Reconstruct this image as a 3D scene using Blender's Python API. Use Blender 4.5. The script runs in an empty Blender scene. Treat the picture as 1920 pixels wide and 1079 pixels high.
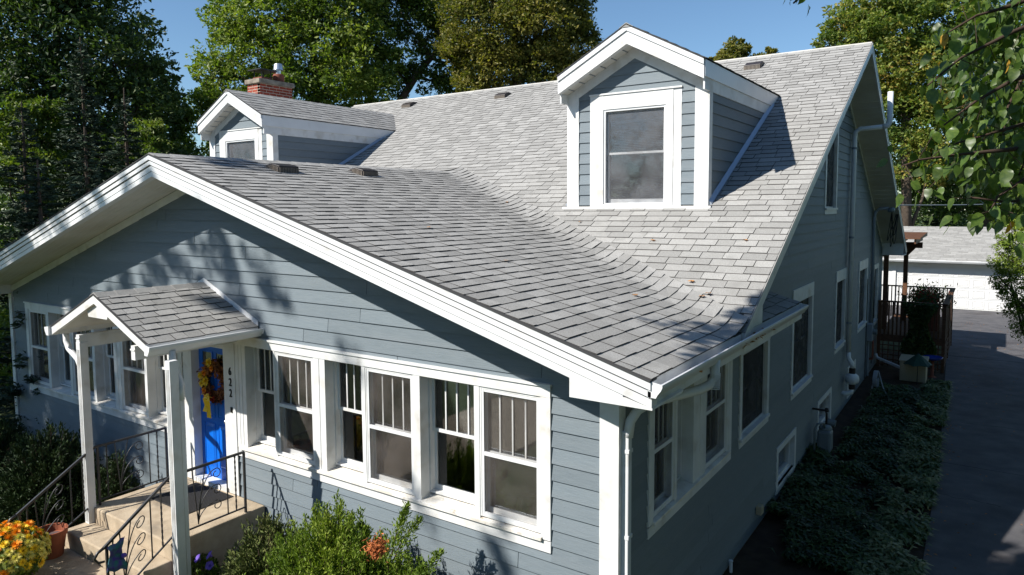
import bpy, bmesh, math, random
import numpy as np
from mathutils import Vector, Matrix

sc = bpy.context.scene
COL = sc.collection
rnd = random.Random(7)
NR = np.random.default_rng(11)

# ---------------------------------------------------------------- camera
F_PX, YAW, PITCH, ROLL, PX0, PY0 = 1318.0, .5966, .0762, -.0060, 960.0, 490.3
CAM = Vector((2.8654, -5.9965, 5.1))
fw = Vector((-math.sin(YAW) * math.cos(PITCH), math.cos(YAW) * math.cos(PITCH), -math.sin(PITCH)))
_r = Vector((math.cos(YAW), math.sin(YAW), 0)); _u = _r.cross(fw)
rt = _r * math.cos(ROLL) + _u * math.sin(ROLL); up = -_r * math.sin(ROLL) + _u * math.cos(ROLL)
cd = bpy.data.cameras.new("camera"); cam = bpy.data.objects.new("camera", cd); COL.objects.link(cam)
cd.sensor_width = 36; cd.lens = 36 * F_PX / 1920; cd.shift_y = -(539.5 - PY0) / 1920
cd.clip_start = .05; cd.clip_end = 900
cam.matrix_world = Matrix(((rt.x, up.x, -fw.x, CAM.x), (rt.y, up.y, -fw.y, CAM.y), (rt.z, up.z, -fw.z, CAM.z), (0, 0, 0, 1)))
sc.camera = cam

def at(px, py, depth):
    """world point seen at a photo pixel, a given distance ahead of the camera"""
    return CAM + (fw + rt * ((px - PX0) / F_PX) - up * ((py - PY0) / F_PX)) * depth

# ---------------------------------------------------------------- light
SUN_TO = Vector((.405, .645, -.648)).normalized()
w = bpy.data.worlds.new("World"); sc.world = w; w.use_nodes = True
wn = w.node_tree.nodes; wl = w.node_tree.links
bg = wn["Background"]; sky = wn.new("ShaderNodeTexSky"); sky.sky_type = 'NISHITA'; sky.sun_disc = False
sky.sun_elevation = math.asin(-SUN_TO.z); sky.sun_rotation = math.atan2(-SUN_TO.x, -SUN_TO.y)
sky.altitude = 900; sky.air_density = 1.1; sky.dust_density = .25; sky.ozone_density = 3.0
tint = wn.new('ShaderNodeMix'); tint.data_type = 'RGBA'; tint.blend_type = 'MULTIPLY'; tint.inputs[0].default_value = 1; tint.inputs[7].default_value = (.98, 1.12, 1.18, 1)
wl.new(sky.outputs[0], tint.inputs[6]); wl.new(tint.outputs[2], bg.inputs[0]); bg.inputs[1].default_value = .071
sl = bpy.data.lights.new("sun", 'SUN'); so = bpy.data.objects.new("sun", sl); COL.objects.link(so)
sl.energy = 5.0; sl.angle = math.radians(.53); sl.color = (1, .955, .88)
so.rotation_euler = SUN_TO.to_track_quat('-Z', 'Y').to_euler(); so.location = (-20, -25, 30)
sc.view_settings.view_transform = 'Standard'; sc.view_settings.look = 'None'
sc.view_settings.exposure = .68; sc.view_settings.gamma = 1; sc.view_settings.use_curve_mapping = False
sc.render.engine = 'CYCLES'
sc.cycles.max_bounces = 6; sc.cycles.transparent_max_bounces = 12; sc.cycles.use_denoising = True
sc.cycles.caustics_reflective = False; sc.cycles.caustics_refractive = False

# ---------------------------------------------------------------- materials
def mat(name, col, rough=.7, col2=None, scale=8, detail=4, bump=0, bscale=40, spec=.3, metal=0, stretch=None, isl=0, colors=None, trans=0, attr=False, wear=None, lo=.35, hi=.65):
    m = bpy.data.materials.new(name); m.use_nodes = True
    nt = m.node_tree; N = nt.nodes; L = nt.links; b = N["Principled BSDF"]
    b.inputs["Roughness"].default_value = rough; b.inputs["Metallic"].default_value = metal
    b.inputs["Specular IOR Level"].default_value = spec
    b.inputs["Base Color"].default_value = (*col, 1)
    out = None
    tc = N.new("ShaderNodeTexCoord"); src = tc.outputs["Object"]
    if stretch:
        mp = N.new("ShaderNodeMapping"); mp.inputs["Scale"].default_value = stretch; L.new(src, mp.inputs[0]); src = mp.outputs[0]
    def noise(sc_, det=4):
        n = N.new("ShaderNodeTexNoise"); n.inputs["Scale"].default_value = sc_; n.inputs["Detail"].default_value = det
        L.new(src, n.inputs["Vector"]); return n
    if col2:
        n = noise(scale, detail); r = N.new("ShaderNodeValToRGB")
        r.color_ramp.elements[0].position = lo; r.color_ramp.elements[1].position = hi
        r.color_ramp.elements[0].color = (*col, 1); r.color_ramp.elements[1].color = (*col2, 1)
        L.new(n.outputs["Fac"], r.inputs[0]); out = r.outputs[0]
    if colors:                              # random colour per island / object, mixed with broad patches
        g = N.new("ShaderNodeNewGeometry"); n = noise(scale, 2)
        a = N.new("ShaderNodeMath"); a.operation = 'MULTIPLY_ADD'; L.new(g.outputs["Random Per Island"], a.inputs[0]); a.inputs[1].default_value = isl or .6
        mr = N.new("ShaderNodeMath"); mr.operation = 'MULTIPLY_ADD'; L.new(n.outputs["Fac"], mr.inputs[0]); mr.inputs[1].default_value = 1.6; mr.inputs[2].default_value = -.3 - (isl or .6) / 2
        L.new(mr.outputs[0], a.inputs[2]); r = N.new("ShaderNodeValToRGB")
        els = r.color_ramp.elements
        while len(els) < len(colors): els.new(.5)
        for i, c in enumerate(colors): els[i].position = i / (len(colors) - 1); els[i].color = (*c, 1)
        L.new(a.outputs[0], r.inputs[0]); out = r.outputs[0]
    elif isl:
        g = N.new("ShaderNodeNewGeometry"); oi = N.new("ShaderNodeObjectInfo"); ad = N.new("ShaderNodeMath"); L.new(g.outputs["Random Per Island"], ad.inputs[0]); L.new(oi.outputs["Random"], ad.inputs[1])
        fr = N.new("ShaderNodeMath"); fr.operation = 'FRACT'; L.new(ad.outputs[0], fr.inputs[0])
        mr = N.new("ShaderNodeMapRange"); L.new(fr.outputs[0], mr.inputs[0]); mr.inputs[3].default_value = 1 - isl; mr.inputs[4].default_value = 1 + isl
        mx = N.new("ShaderNodeVectorMath"); mx.operation = 'SCALE'
        if out: L.new(out, mx.inputs[0])
        else: mx.inputs[0].default_value = col
        L.new(mr.outputs[0], mx.inputs["Scale"]); out = mx.outputs[0]
    if wear:                                # (colour, scale, low, high)
        n = noise(wear[1], 6); r = N.new("ShaderNodeValToRGB"); r.color_ramp.elements[0].position = wear[2]; r.color_ramp.elements[1].position = wear[3]
        L.new(n.outputs["Fac"], r.inputs[0]); mx = N.new("ShaderNodeMix"); mx.data_type = 'RGBA'
        L.new(r.outputs[0], mx.inputs[0]); mx.inputs[7].default_value = (*wear[0], 1)
        if out: L.new(out, mx.inputs[6])
        else: mx.inputs[6].default_value = (*col, 1)
        out = mx.outputs[2]
    if out: L.new(out, b.inputs["Base Color"])
    if bump:
        n = noise(bscale, 3); bp = N.new("ShaderNodeBump"); bp.inputs["Strength"].default_value = bump; bp.inputs["Distance"].default_value = .01
        L.new(n.outputs["Fac"], bp.inputs["Height"]); L.new(bp.outputs[0], b.inputs["Normal"])
    if trans:
        t = N.new("ShaderNodeBsdfTranslucent"); ms = N.new("ShaderNodeMixShader"); ms.inputs[0].default_value = trans
        if out:
            sc2 = N.new("ShaderNodeVectorMath"); sc2.operation = 'MULTIPLY'; sc2.inputs[1].default_value = (1.3, 1.5, .5); L.new(out, sc2.inputs[0]); L.new(sc2.outputs[0], t.inputs[0])
        else: t.inputs[0].default_value = (col[0] * 1.3, col[1] * 1.5, col[2] * .5, 1)
        L.new(b.outputs[0], ms.inputs[1]); L.new(t.outputs[0], ms.inputs[2]); L.new(ms.outputs[0], N["Material Output"].inputs[0])
    return m

def glass_mat(name, tint, alpha):
    m = bpy.data.materials.new(name); m.use_nodes = True; nt = m.node_tree; N = nt.nodes; L = nt.links
    N.remove(N["Principled BSDF"])
    t = N.new("ShaderNodeBsdfTransparent"); t.inputs[0].default_value = (*tint, 1)
    g = N.new("ShaderNodeBsdfGlossy"); g.inputs["Roughness"].default_value = .03; g.inputs[0].default_value = (.95, .97, 1, 1)
    fr = N.new("ShaderNodeFresnel"); fr.inputs[0].default_value = 1.5
    a = N.new("ShaderNodeMath"); a.operation = 'MULTIPLY_ADD'; a.inputs[1].default_value = 1.3; a.inputs[2].default_value = alpha; L.new(fr.outputs[0], a.inputs[0])
    ms = N.new("ShaderNodeMixShader"); L.new(a.outputs[0], ms.inputs[0]); L.new(t.outputs[0], ms.inputs[1]); L.new(g.outputs[0], ms.inputs[2])
    L.new(ms.outputs[0], N["Material Output"].inputs[0]); return m

def screen_mat(name, col, cover):
    m = bpy.data.materials.new(name); m.use_nodes = True; nt = m.node_tree; N = nt.nodes; L = nt.links
    b = N["Principled BSDF"]; b.inputs["Base Color"].default_value = (*col, 1); b.inputs["Roughness"].default_value = .8
    t = N.new("ShaderNodeBsdfTransparent"); ms = N.new("ShaderNodeMixShader"); ms.inputs[0].default_value = cover
    tc = N.new("ShaderNodeTexCoord"); n = N.new("ShaderNodeTexNoise"); n.inputs["Scale"].default_value = 2.2; n.inputs["Detail"].default_value = 3; L.new(tc.outputs["Object"], n.inputs["Vector"])
    mr = N.new("ShaderNodeMapRange"); mr.inputs[1].default_value = .35; mr.inputs[2].default_value = .65; mr.inputs[3].default_value = cover * .45; mr.inputs[4].default_value = min(1, cover * 1.5); L.new(n.outputs["Fac"], mr.inputs[0]); L.new(mr.outputs[0], ms.inputs[0])  # patchy cover paints reflection-like variation into the mesh
    L.new(t.outputs[0], ms.inputs[1]); L.new(b.outputs[0], ms.inputs[2]); L.new(ms.outputs[0], N["Material Output"].inputs[0]); return m

M = dict(
    siding=mat("siding", (.144, .176, .200), .62, (.166, .199, .222), 14, 5, .35, 60, .35, stretch=(.35, .35, 6), isl=.085, wear=((.19, .215, .235), 1.2, .5, .95)),
    white=mat("white_paint", (.60, .61, .61), .5, (.70, .70, .69), 3, 5, .12, 90, .35, wear=((.46, .43, .38), 3.4, .53, .80)),
    whiteold=mat("weathered_white_paint", (.78, .76, .72), .6, (.62, .58, .51), 5, 7, .25, 50, .3, wear=((.36, .31, .25), 9, .60, .78)),
    alu=mat("white_aluminium", (.68, .69, .70), .35, (.62, .63, .64), 2, 3, 0, 1, .5, wear=((.45, .42, .38), 3.2, .62, .85)),
    soffit=mat("soffit_panel", (.62, .61, .57), .6, (.52, .50, .45), 1.5, 3),
    shingle=mat("shingle", (.245, .241, .232), .95, (.35, .345, .332), 90, 3, .35, 260, .1, isl=.15, wear=((.24, .236, .226), 5, .52, .85)),
    butt=mat('shingle_butt_edge', (.055, .052, .05), .95), shingle_dark=mat("shingle_underlay", (.05, .05, .052), .95),
    ridgecap=mat("ridge_metal", (.62, .60, .56), .5),
    flash=mat("flashing_metal", (.42, .46, .52), .35, metal=.6),
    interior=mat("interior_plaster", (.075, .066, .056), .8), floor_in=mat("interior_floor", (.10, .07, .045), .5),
    curtain=mat("curtain", (.45, .43, .40), .9, (.3, .28, .26), 3, stretch=(8, 8, .3)),
    glass=glass_mat("window_glass", (.82, .86, .88), .03), darkscreen=screen_mat('dark_screen', (.018, .02, .024), .72), dscreen=screen_mat('dormer_screen', (.17, .175, .19), .22), screen=screen_mat("insect_screen", (.14, .122, .11), .16),
    brick=mat("brick", (.30, .06, .032), .85, (.22, .04, .024), 20, 4, .5, 80, isl=.2), mortar=mat("mortar", (.50, .45, .38), .9),
    stonecap=mat("chimney_cap_stone", (.30, .26, .21), .9, (.16, .135, .11), 7, 5, .5, 30),
    clay=mat("clay_flue", (.24, .075, .045), .8, (.15, .05, .035), 6), galv=mat("galvanised_metal", (.62, .64, .66), .3, metal=.8),
    blackm=mat("dark_metal", (.03, .026, .025), .45), vent=mat("brown_vent_plastic", (.035, .028, .025), .4), ventside=mat("vent_louvre", (.20, .17, .14), .6),
    iron=mat("wrought_iron", (.022, .021, .022), .42, spec=.5), door=mat("blue_door_paint", (.003, .12, .56), .35, (.004, .135, .62), 3, spec=.4),
    doorglass=glass_mat("door_glass", (.25, .30, .32), .12),
    concrete=mat("step_concrete", (.34, .27, .19), .9, (.44, .36, .26), 6, 8, .5, 60, wear=((.20, .165, .125), 2.5, .58, .75)),
    found=mat("foundation_paint", (.30, .20, .12), .9, (.20, .13, .08), 5),
    rubber=mat("rubber_mat", (.035, .034, .034), .85), terra=mat("terracotta", (.32, .10, .05), .8, (.24, .075, .04), 8, 4, .2, 40), potsoil=mat("pot_interior", (.10, .07, .07), .7),
    asphalt=mat("asphalt", (.076, .075, .082), .85, (.112, .108, .112), 2.5, 8, .5, 120, wear=((.05, .045, .048), .8, .5, .75)),
    joint=mat("driveway_joint", (.02, .018, .018), .9), soil=mat("soil", (.030, .021, .014), .95, (.055, .038, .024), 4, 8, .8, 20),
    lawn=mat("lawn", (.035, .055, .015), .95, (.06, .085, .025), .6, 8, .8, 20),
    wood=mat("stained_wood", (.075, .034, .018), .6, (.12, .055, .028), 10, 5, .2, 30, stretch=(1, 1, 4), isl=.15),
    beige=mat("beige_plastic", (.42, .36, .25), .55), green=mat("dark_green_cloth", (.015, .05, .035), .7), blue=mat("blue_ceramic", (.02, .05, .30), .2),
    grey=mat("grey_paint", (.24, .27, .30), .5), greym=mat("meter_grey", (.16, .19, .21), .4), pvc=mat("white_pvc", (.70, .72, .74), .35, (.62, .64, .66), 3),
    bark=mat("bark", (.06, .045, .034), .95, (.11, .085, .065), 6, 6, 1, 20), twig=mat("twig", (.05, .032, .022), .9),
    leaf_mid=mat("leaf_mid", (0, 0, 0), .5, colors=[(.035, .07, .015), (.085, .135, .022), (.17, .20, .035)], isl=.7, scale=.35, trans=.35, spec=.35),
    leaf_light=mat("leaf_light", (0, 0, 0), .5, colors=[(.06, .10, .02), (.155, .215, .035), (.31, .34, .07)], isl=.7, scale=.35, trans=.4, spec=.35),
    leaf_dark=mat("leaf_dark", (0, 0, 0), .5, colors=[(.018, .040, .014), (.045, .08, .022), (.11, .15, .035)], isl=.7, scale=.3, trans=.28, spec=.35),
    leaf_olive=mat("leaf_olive", (0, 0, 0), .5, colors=[(.045, .065, .014), (.14, .145, .028), (.27, .225, .05)], isl=.8, scale=.4, trans=.35, spec=.3),
    leaf_autumn=mat("leaf_autumn", (0, 0, 0), .5, colors=[(.05, .09, .02), (.11, .165, .03), (.24, .26, .05), (.36, .20, .05)], isl=.6, scale=.22, trans=.35, spec=.3),
    needle=mat("spruce_needle", (0, 0, 0), .6, colors=[(.014, .030, .016), (.030, .055, .028), (.07, .10, .055)], isl=.7, scale=.8, spec=.3),
    juniper=mat("juniper_scale", (0, 0, 0), .6, colors=[(.06, .105, .014), (.15, .22, .025), (.28, .34, .05)], isl=.7, scale=1.6, trans=.2, spec=.3),
    yew=mat("yew_needle", (0, 0, 0), .6, colors=[(.012, .026, .008), (.025, .05, .012), (.05, .08, .02)], isl=.7, scale=1.6, spec=.3),
    dullgreen=mat('dull_needle', (0, 0, 0), .6, colors=[(.05, .06, .02), (.10, .13, .03), (.17, .18, .06)], isl=.7, scale=2.2, spec=.3), deadneedle=mat("dead_needle", (.42, .13, .04), .8, isl=.3),
    bigleaf=mat("big_leaf", (.05, .095, .018), .38, (.10, .15, .028), 5, trans=.42, spec=.45, isl=.35), yellowleaf=mat("yellow_leaf", (.50, .28, .03), .5, trans=.35, isl=.2),
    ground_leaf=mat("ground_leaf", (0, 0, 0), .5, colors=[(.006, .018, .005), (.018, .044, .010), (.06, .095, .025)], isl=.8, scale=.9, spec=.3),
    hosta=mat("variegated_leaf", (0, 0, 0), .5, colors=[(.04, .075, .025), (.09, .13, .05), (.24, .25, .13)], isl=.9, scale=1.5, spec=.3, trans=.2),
    mumo=mat("orange_petal", (.80, .28, .01), .6, isl=.15, trans=.2), mumy=mat("yellow_petal", (.80, .55, .03), .6, isl=.15, trans=.2), mump=mat("pale_yellow_petal", (.72, .62, .16), .6, isl=.12, trans=.2),
    purple=mat("purple_petal", (.22, .13, .62), .6, isl=.1, trans=.3), ribbon=mat("yellow_ribbon", (.85, .56, .01), .5, trans=.2), wreathb=mat("wreath_brown", (0, 0, 0), .8, colors=[(.10, .03, .015), (.22, .08, .03), (.35, .14, .04)], isl=.9, scale=9), red=mat("red_petal", (.40, .03, .02), .6, isl=.2),
    dryleaf=mat("dry_leaf", (.35, .17, .06), .8, isl=.3), cable=mat("black_cable", (.015, .015, .017), .5), cloth=mat("towel_cloth", (.04, .17, .15), .9, (.09, .05, .25), 14, 2), 
    garwhite=mat("garage_white", (.62, .62, .62), .5), lamp=mat("lamp_housing", (.6, .6, .58), .4), number=mat("number_black", (.01, .01, .01), .4),
)

# ---------------------------------------------------------------- mesh helpers
class MB:
    def __init__(s): s.v = []; s.f = []
    def quadbox(s, p):                      # 8 points: 0-3 one end (loop), 4-7 other end
        b = len(s.v); s.v += [tuple(q) for q in p]
        s.f += [tuple(b + i for i in q) for q in ((3, 2, 1, 0), (4, 5, 6, 7), (0, 1, 5, 4), (1, 2, 6, 5), (2, 3, 7, 6), (3, 0, 4, 7))]; return s
    def box(s, x0, x1, y0, y1, z0, z1, T=None):
        p = [(x0, y0, z0), (x1, y0, z0), (x1, y1, z0), (x0, y1, z0), (x0, y0, z1), (x1, y0, z1), (x1, y1, z1), (x0, y1, z1)]
        if T: p = [T(*q) for q in p]
        return s.quadbox(p)
    def prism(s, poly, T, a, b):            # poly list of 2-D points, extruded from a to b with T(u, v, w)
        n = len(poly); o = len(s.v); s.v += [tuple(T(u, v, a)) for u, v in poly] + [tuple(T(u, v, b)) for u, v in poly]
        s.f += [tuple(o + i for i in range(n))[::-1], tuple(o + n + i for i in range(n))]
        s.f += [(o + i, o + (i + 1) % n, o + n + (i + 1) % n, o + n + i) for i in range(n)]; return s
    def face(s, *p):
        b = len(s.v); s.v += [tuple(q) for q in p]; s.f.append(tuple(range(b, b + len(p)))); return s
    def tube(s, pts, r, n=8, cap=True, square=False):
        pts = [Vector(p) for p in pts]; rs = r if isinstance(r, (list, tuple)) else [r] * len(pts)
        o = len(s.v); prev = None
        for i, p in enumerate(pts):
            t = (pts[min(i + 1, len(pts) - 1)] - pts[max(i - 1, 0)]).normalized()
            if prev is None: a = Vector((0, 0, 1)) if abs(t.z) < .9 else Vector((1, 0, 0)); a = (a - t * a.dot(t)).normalized()
            else: a = (prev - t * prev.dot(t)).normalized()
            prev = a; c = t.cross(a)
            for k in range(n):
                th = 2 * math.pi * (k + (.5 if n == 4 else 0)) / n; s.v.append(tuple(p + (a * math.cos(th) + c * math.sin(th)) * rs[i]))
        for i in range(len(pts) - 1):
            for k in range(n): s.f.append((o + i * n + k, o + i * n + (k + 1) % n, o + (i + 1) * n + (k + 1) % n, o + (i + 1) * n + k))
        if cap: s.f.append(tuple(o + k for k in range(n))[::-1]); s.f.append(tuple(o + (len(pts) - 1) * n + k for k in range(n)))
        return s
    def lathe(s, c, prof, n=20):
        o = len(s.v)
        for r, z in prof:
            for k in range(n): a = 2 * math.pi * k / n; s.v.append((c[0] + r * math.cos(a), c[1] + r * math.sin(a), c[2] + z))
        for i in range(len(prof) - 1):
            for k in range(n): s.f.append((o + i * n + k, o + i * n + (k + 1) % n, o + (i + 1) * n + (k + 1) % n, o + (i + 1) * n + k))
        return s
    def mesh(s, name, m, smooth=False):
        me = bpy.data.meshes.new(name); me.from_pydata(s.v, [], s.f); me.materials.append(m)
        if len(s.f) < 900:
            bm = bmesh.new(); bm.from_mesh(me); bmesh.ops.recalc_face_normals(bm, faces=bm.faces); bm.to_mesh(me); bm.free()
        if smooth: me.shade_smooth()
        return me
    def build(s, name, m, parent=None, smooth=False, bevel=0, kind=None):
        o = bpy.data.objects.new(name, s.mesh(name, m, smooth)); COL.objects.link(o)
        if parent: attach(o, parent)
        if bevel:
            bv = o.modifiers.new("bevel", 'BEVEL'); bv.width = bevel; bv.segments = 2; bv.limit_method = 'ANGLE'
        if kind: o["kind"] = kind
        return o

def attach(o, parent):
    o.parent = parent; o.matrix_parent_inverse = INV[parent.name]
INV = {}
def reg(o, loc):
    """world matrix of an object whose ancestors stand still is its own recorded place"""
    INV[o.name] = Matrix.Translation(-Vector(loc)); return o
def empty(name, loc, parent=None):
    o = bpy.data.objects.new(name, None); COL.objects.link(o); o.empty_display_size = .2
    o.location = loc
    if parent: attach(o, parent)
    return reg(o, loc)
def part_root(o): INV[o.name] = Matrix.Identity(4); return o     # a mesh kept in world coordinates can parent others
def tag(o, label=None, cat=None, group=None, kind=None):
    for k, v in (("label", label), ("category", cat), ("group", group), ("kind", kind)):
        if v: o[k] = v
    return o
def thing(name, loc, label, cat, group=None): return tag(empty(name, loc), label, cat, group)

def fast_obj(name, V, Q, m, parent=None, kind=None):
    V = np.asarray(V, dtype=np.float32); Q = np.asarray(Q, dtype=np.int32); k = Q.shape[1]
    me = bpy.data.meshes.new(name); me.vertices.add(len(V)); me.vertices.foreach_set("co", V.ravel())
    me.loops.add(Q.size); me.loops.foreach_set("vertex_index", Q.ravel()); me.polygons.add(len(Q))
    me.polygons.foreach_set("loop_start", np.arange(0, Q.size, k, dtype=np.int32)); me.polygons.foreach_set("loop_total", np.full(len(Q), k, dtype=np.int32))
    me.update(calc_edges=True); me.materials.append(m); me.shade_flat()
    o = bpy.data.objects.new(name, me); COL.objects.link(o)
    if parent: attach(o, parent)
    if kind: o["kind"] = kind
    return o

def front(y=0): return lambda u, z, d: (u, y - d, z)         # wall facing the street
def side(x=0): return lambda u, z, d: (x + d, u, z)          # wall facing the driveway
def bx(T, u0, u1, z0, z1, d0, d1, mb=None):
    mb = mb or MB(); mb.quadbox([T(u0, z0, d0), T(u1, z0, d0), T(u1, z0, d1), T(u0, z0, d1), T(u0, z1, d0), T(u1, z1, d0), T(u1, z1, d1), T(u0, z1, d1)]); return mb

# ---------------------------------------------------------------- ground, driveway
g = MB().face((-260, -160, 0), (260, -160, 0), (260, 320, 0), (-260, 320, 0)).build("ground", M['lawn']); g["kind"] = "structure"
b = MB().face((-.2, 1.2, .012), (2.34, 1.2, .012), (2.2, 13, .012), (1.85, 21.5, .012), (-.2, 21.5, .012)).build("garden_bed_soil", M['soil']); b["kind"] = "structure"
f_ = MB().face((-9.9, -2.2, .012), (-7.6, -2.2, .012), (-7.6, .05, .012), (-9.9, .05, .012)).face((-5.3, -2.4, .012), (.3, -2.4, .012), (.3, .05, .012), (-5.3, .05, .012)).build("front_bed_soil", M['soil']); f_["kind"] = "structure"
dv = MB()
def slab(poly, z0, z1): dv.prism(poly, lambda u, v, q: (u, v, q), z0, z1)
slab([(2.40, -12), (6.2, -12), (6.2, 9.98), (2.22, 9.98)], .0, .03); slab([(2.22, 10), (6.2, 10), (6.2, 21.63), (1.83, 21.63)], .0, .03)
slab([(1.83, 21.66), (6.2, 21.66), (6.2, 34.3), (1.5, 34.3)], .0, .03); slab([(-1.5, 28.5), (1.6, 28.5), (1.5, 34.3), (-1.5, 34.3)], .0, .026)
d_ = dv.build("driveway", M['asphalt']); d_["kind"] = "structure"; part_root(d_)
MB().box(1.84, 6.2, 21.635, 21.655, .004, .02).build("expansion_joint", M['joint'], d_)

# ---------------------------------------------------------------- house
W, DX = 13.5, -6.75                       # width of the street front, centre line
RZ, PS = 5.87, .2945                      # porch ridge, porch pitch
MY, MZ, MS = 11.03, 8.56, .53             # main ridge, main pitch
EX = .65                                  # eave overhang
house = thing("house", (DX, 8, 0), "blue-grey lap-sided bungalow with grey shingle roofs, white trim and two front dormers", "house")

def zp(x): return RZ - PS * abs(x - DX)
def zm(y): return MZ - MS * abs(MY - y)
def smax(a, b, k=.27):
    h = np.maximum(k - np.abs(a - b), 0) / k; return np.maximum(a, b) + h * h * k * .25
def S(x, y): return smax(zp(x), zm(y))

def planks(parent, T, z0, z1, bound, openings=(), expo=.1735, maxlen=3.66, proud=.022, joints=True):
    k = 0; z = z0; seed = rnd.random()
    while z < z1 - .01:
        za, zb = z, min(z + expo, z1); k += 1; z += expo
        a0, a1 = bound(za); b0, b1 = bound(zb)
        if a1 - a0 < .06: continue
        if b1 < b0: b0 = b1 = (b0 + b1) / 2
        cells = [(a0, a1, b0, b1, za, zb)]
        for (o0, o1, oz0, oz1) in openings:
            if oz1 <= za + .004 or oz0 >= zb - .004: continue
            nc = []
            for (p0, p1, q0, q1, ya, yb) in cells:
                if o1 <= p0 or o0 >= p1: nc.append((p0, p1, q0, q1, ya, yb)); continue
                if o0 > p0 + .02: nc.append((p0, o0, q0, min(o0, q1) if q1 > q0 else q1, ya, yb))
                if o1 < p1 - .02: nc.append((o1, p1, max(o1, q0), q1, ya, yb))
                l, r = max(o0, p0), min(o1, p1)
                if oz1 < yb - .01: nc.append((l, r, max(l, q0), min(r, q1), oz1, yb))
                if oz0 > ya + .01: nc.append((l, r, max(l, q0), min(r, q1), ya, oz0))
            cells = nc
        for (p0, p1, q0, q1, ya, yb) in cells:
            if p1 - p0 < .02: continue
            cuts = []
            if joints and p1 - p0 > maxlen * .8:
                c = p0 + maxlen * (.25 + .7 * rnd.random())
                while c < p1 - .5: cuts.append(c); c += maxlen
            ed = [p0] + cuts + [p1]
            for i in range(len(ed) - 1):
                l = ed[i] + (.0035 if i else 0); r = ed[i + 1] - (.0035 if i < len(ed) - 2 else 0)
                lb = q0 if i == 0 else max(l, q0); rb = q1 if i == len(ed) - 2 else min(r, q1)
                if rb < lb: rb = lb = (lb + rb) / 2
                lo = proud * (1 - (ya - za) / expo * .75); w_ = rnd.uniform(-.0012, .0012)
                mb = MB().quadbox([T(l, ya, -.006), T(r, ya, -.006), T(r, ya, lo + w_), T(l, ya, lo + w_), T(lb, yb + .012, -.006), T(rb, yb + .012, -.006), T(rb, yb + .012, .003), T(lb, yb + .012, .003)])
                mb.build("siding_plank", M['siding'], parent)

Z0 = 1.639 - 9 * .1735                     # first course
# front wall
fw_ = empty("front_wall", (DX, 0, 0), house)
def fbound(z):
    hw = min(W / 2, (5.56 - z) / PS); return (DX - hw + (.17 if hw >= W / 2 - .01 else 0), DX + hw - (.176 if hw >= W / 2 - .01 else 0))
RG = (-6.02, -.73); LG = (-12.77, -7.34)
TF = front()
planks(fw_, TF, Z0, 5.58, fbound, [(-7.30, -6.02, .2, 3.30), (RG[0], RG[1], 1.57, 3.29), (LG[0], LG[1], 1.57, 3.29)])
bx(TF, -.176, .028, .1, 3.56, -.02, .03).build("corner_board", M['white'], fw_)
bx(TF, -W - .02, -W + .11, .1, 3.58, -.02, .03).build("corner_board", M['white'], fw_)
bx(TF, -W + .02, -.02, -.02, Z0 + .03, -.2, -.01).build("foundation", M['found'], fw_)
for s_ in (-1, 1):                         # frieze under the sloping soffit
    x1 = DX + s_ * 6.76
    MB().quadbox([(DX, -.001, 5.55), (DX, -.026, 5.55), (DX, -.026, 5.43), (DX, -.001, 5.43), (x1, -.001, 5.55 - PS * 6.76), (x1, -.026, 5.55 - PS * 6.76), (x1, -.026, 5.43 - PS * 6.76), (x1, -.001, 5.43 - PS * 6.76)]).build("frieze_board", M['white'], fw_)

def frame(T, u0, u1, z0, z1, w_, d0, d1, mb=None, top=None, bot=None):
    mb = mb or MB(); top = w_ if top is None else top; bot = w_ if bot is None else bot
    bx(T, u0, u0 + w_, z0, z1, d0, d1, mb); bx(T, u1 - w_, u1, z0, z1, d0, d1, mb)
    bx(T, u0 + w_, u1 - w_, z1 - top, z1, d0, d1 - .002, mb); bx(T, u0 + w_, u1 - w_, z0, z0 + bot, d0, d1 - .002, mb); return mb

def double_hung(T, u0, u1, z0, z1, rec, parent=None, muntins=3, screen=False, name="window", trimmat='white', zmeet=None, bars_back=False):
    """one double-hung unit in the opening u0..u1, z0..z1; rec = how far the sashes sit behind the wall face"""
    zmid = zmeet or (z0 + z1) / 2
    mb = frame(T, u0, u1, z0, z1, .022, -rec - .06, -rec + .035 if not screen else .022)
    wobj = part_root(mb.build(name, M[trimmat], parent or house))
    a, c = u0 + .022, u1 - .022
    fr = .04
    du = -rec - .008; dl = -rec - .04
    up_ = frame(T, a, c, zmid - .02, z1 - .022, fr, du - .03, du); lo = frame(T, a, c, z0 + .022, zmid + .02, fr, dl - .03, dl, bot=.06)
    up_.build("sash", M[trimmat], wobj); lo.build("sash", M[trimmat], wobj)
    bx(T, a + fr, c - fr, zmid + .02, z1 - .06, du - .018, du - .013).build("pane", M['glass'], wobj)
    bx(T, a + fr, c - fr, z0 + .08, zmid - .02, dl - .018, dl - .013).build("pane", M['glass'], wobj)
    for i in range(muntins):
        q = a + fr + (c - a - 2 * fr) * (i + 1) / (muntins + 1)
        bx(T, q - .009, q + .009, zmid + .02, z1 - .06, du - .012, du - .002).build("muntin", M[trimmat], wobj)
    if screen:
        frame(T, a, c, z0 + .022, z1 - .022, .032, .0, .018).build("screen_frame", M['alu'], wobj)
        bx(T, a + .03, c - .03, zmid - .022, zmid + .022, .0, .017).build("screen_rail", M['alu'], wobj)
        bx(T, a + .03, c - .03, z0 + .05, zmid - .022, .006, .008).build("screen_mesh", M['screen'], wobj)
        bx(T, a + .03, c - .03, zmid + .022, z1 - .05, .006, .008).build("screen_mesh", M['screen'], wobj)
    return wobj

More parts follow.
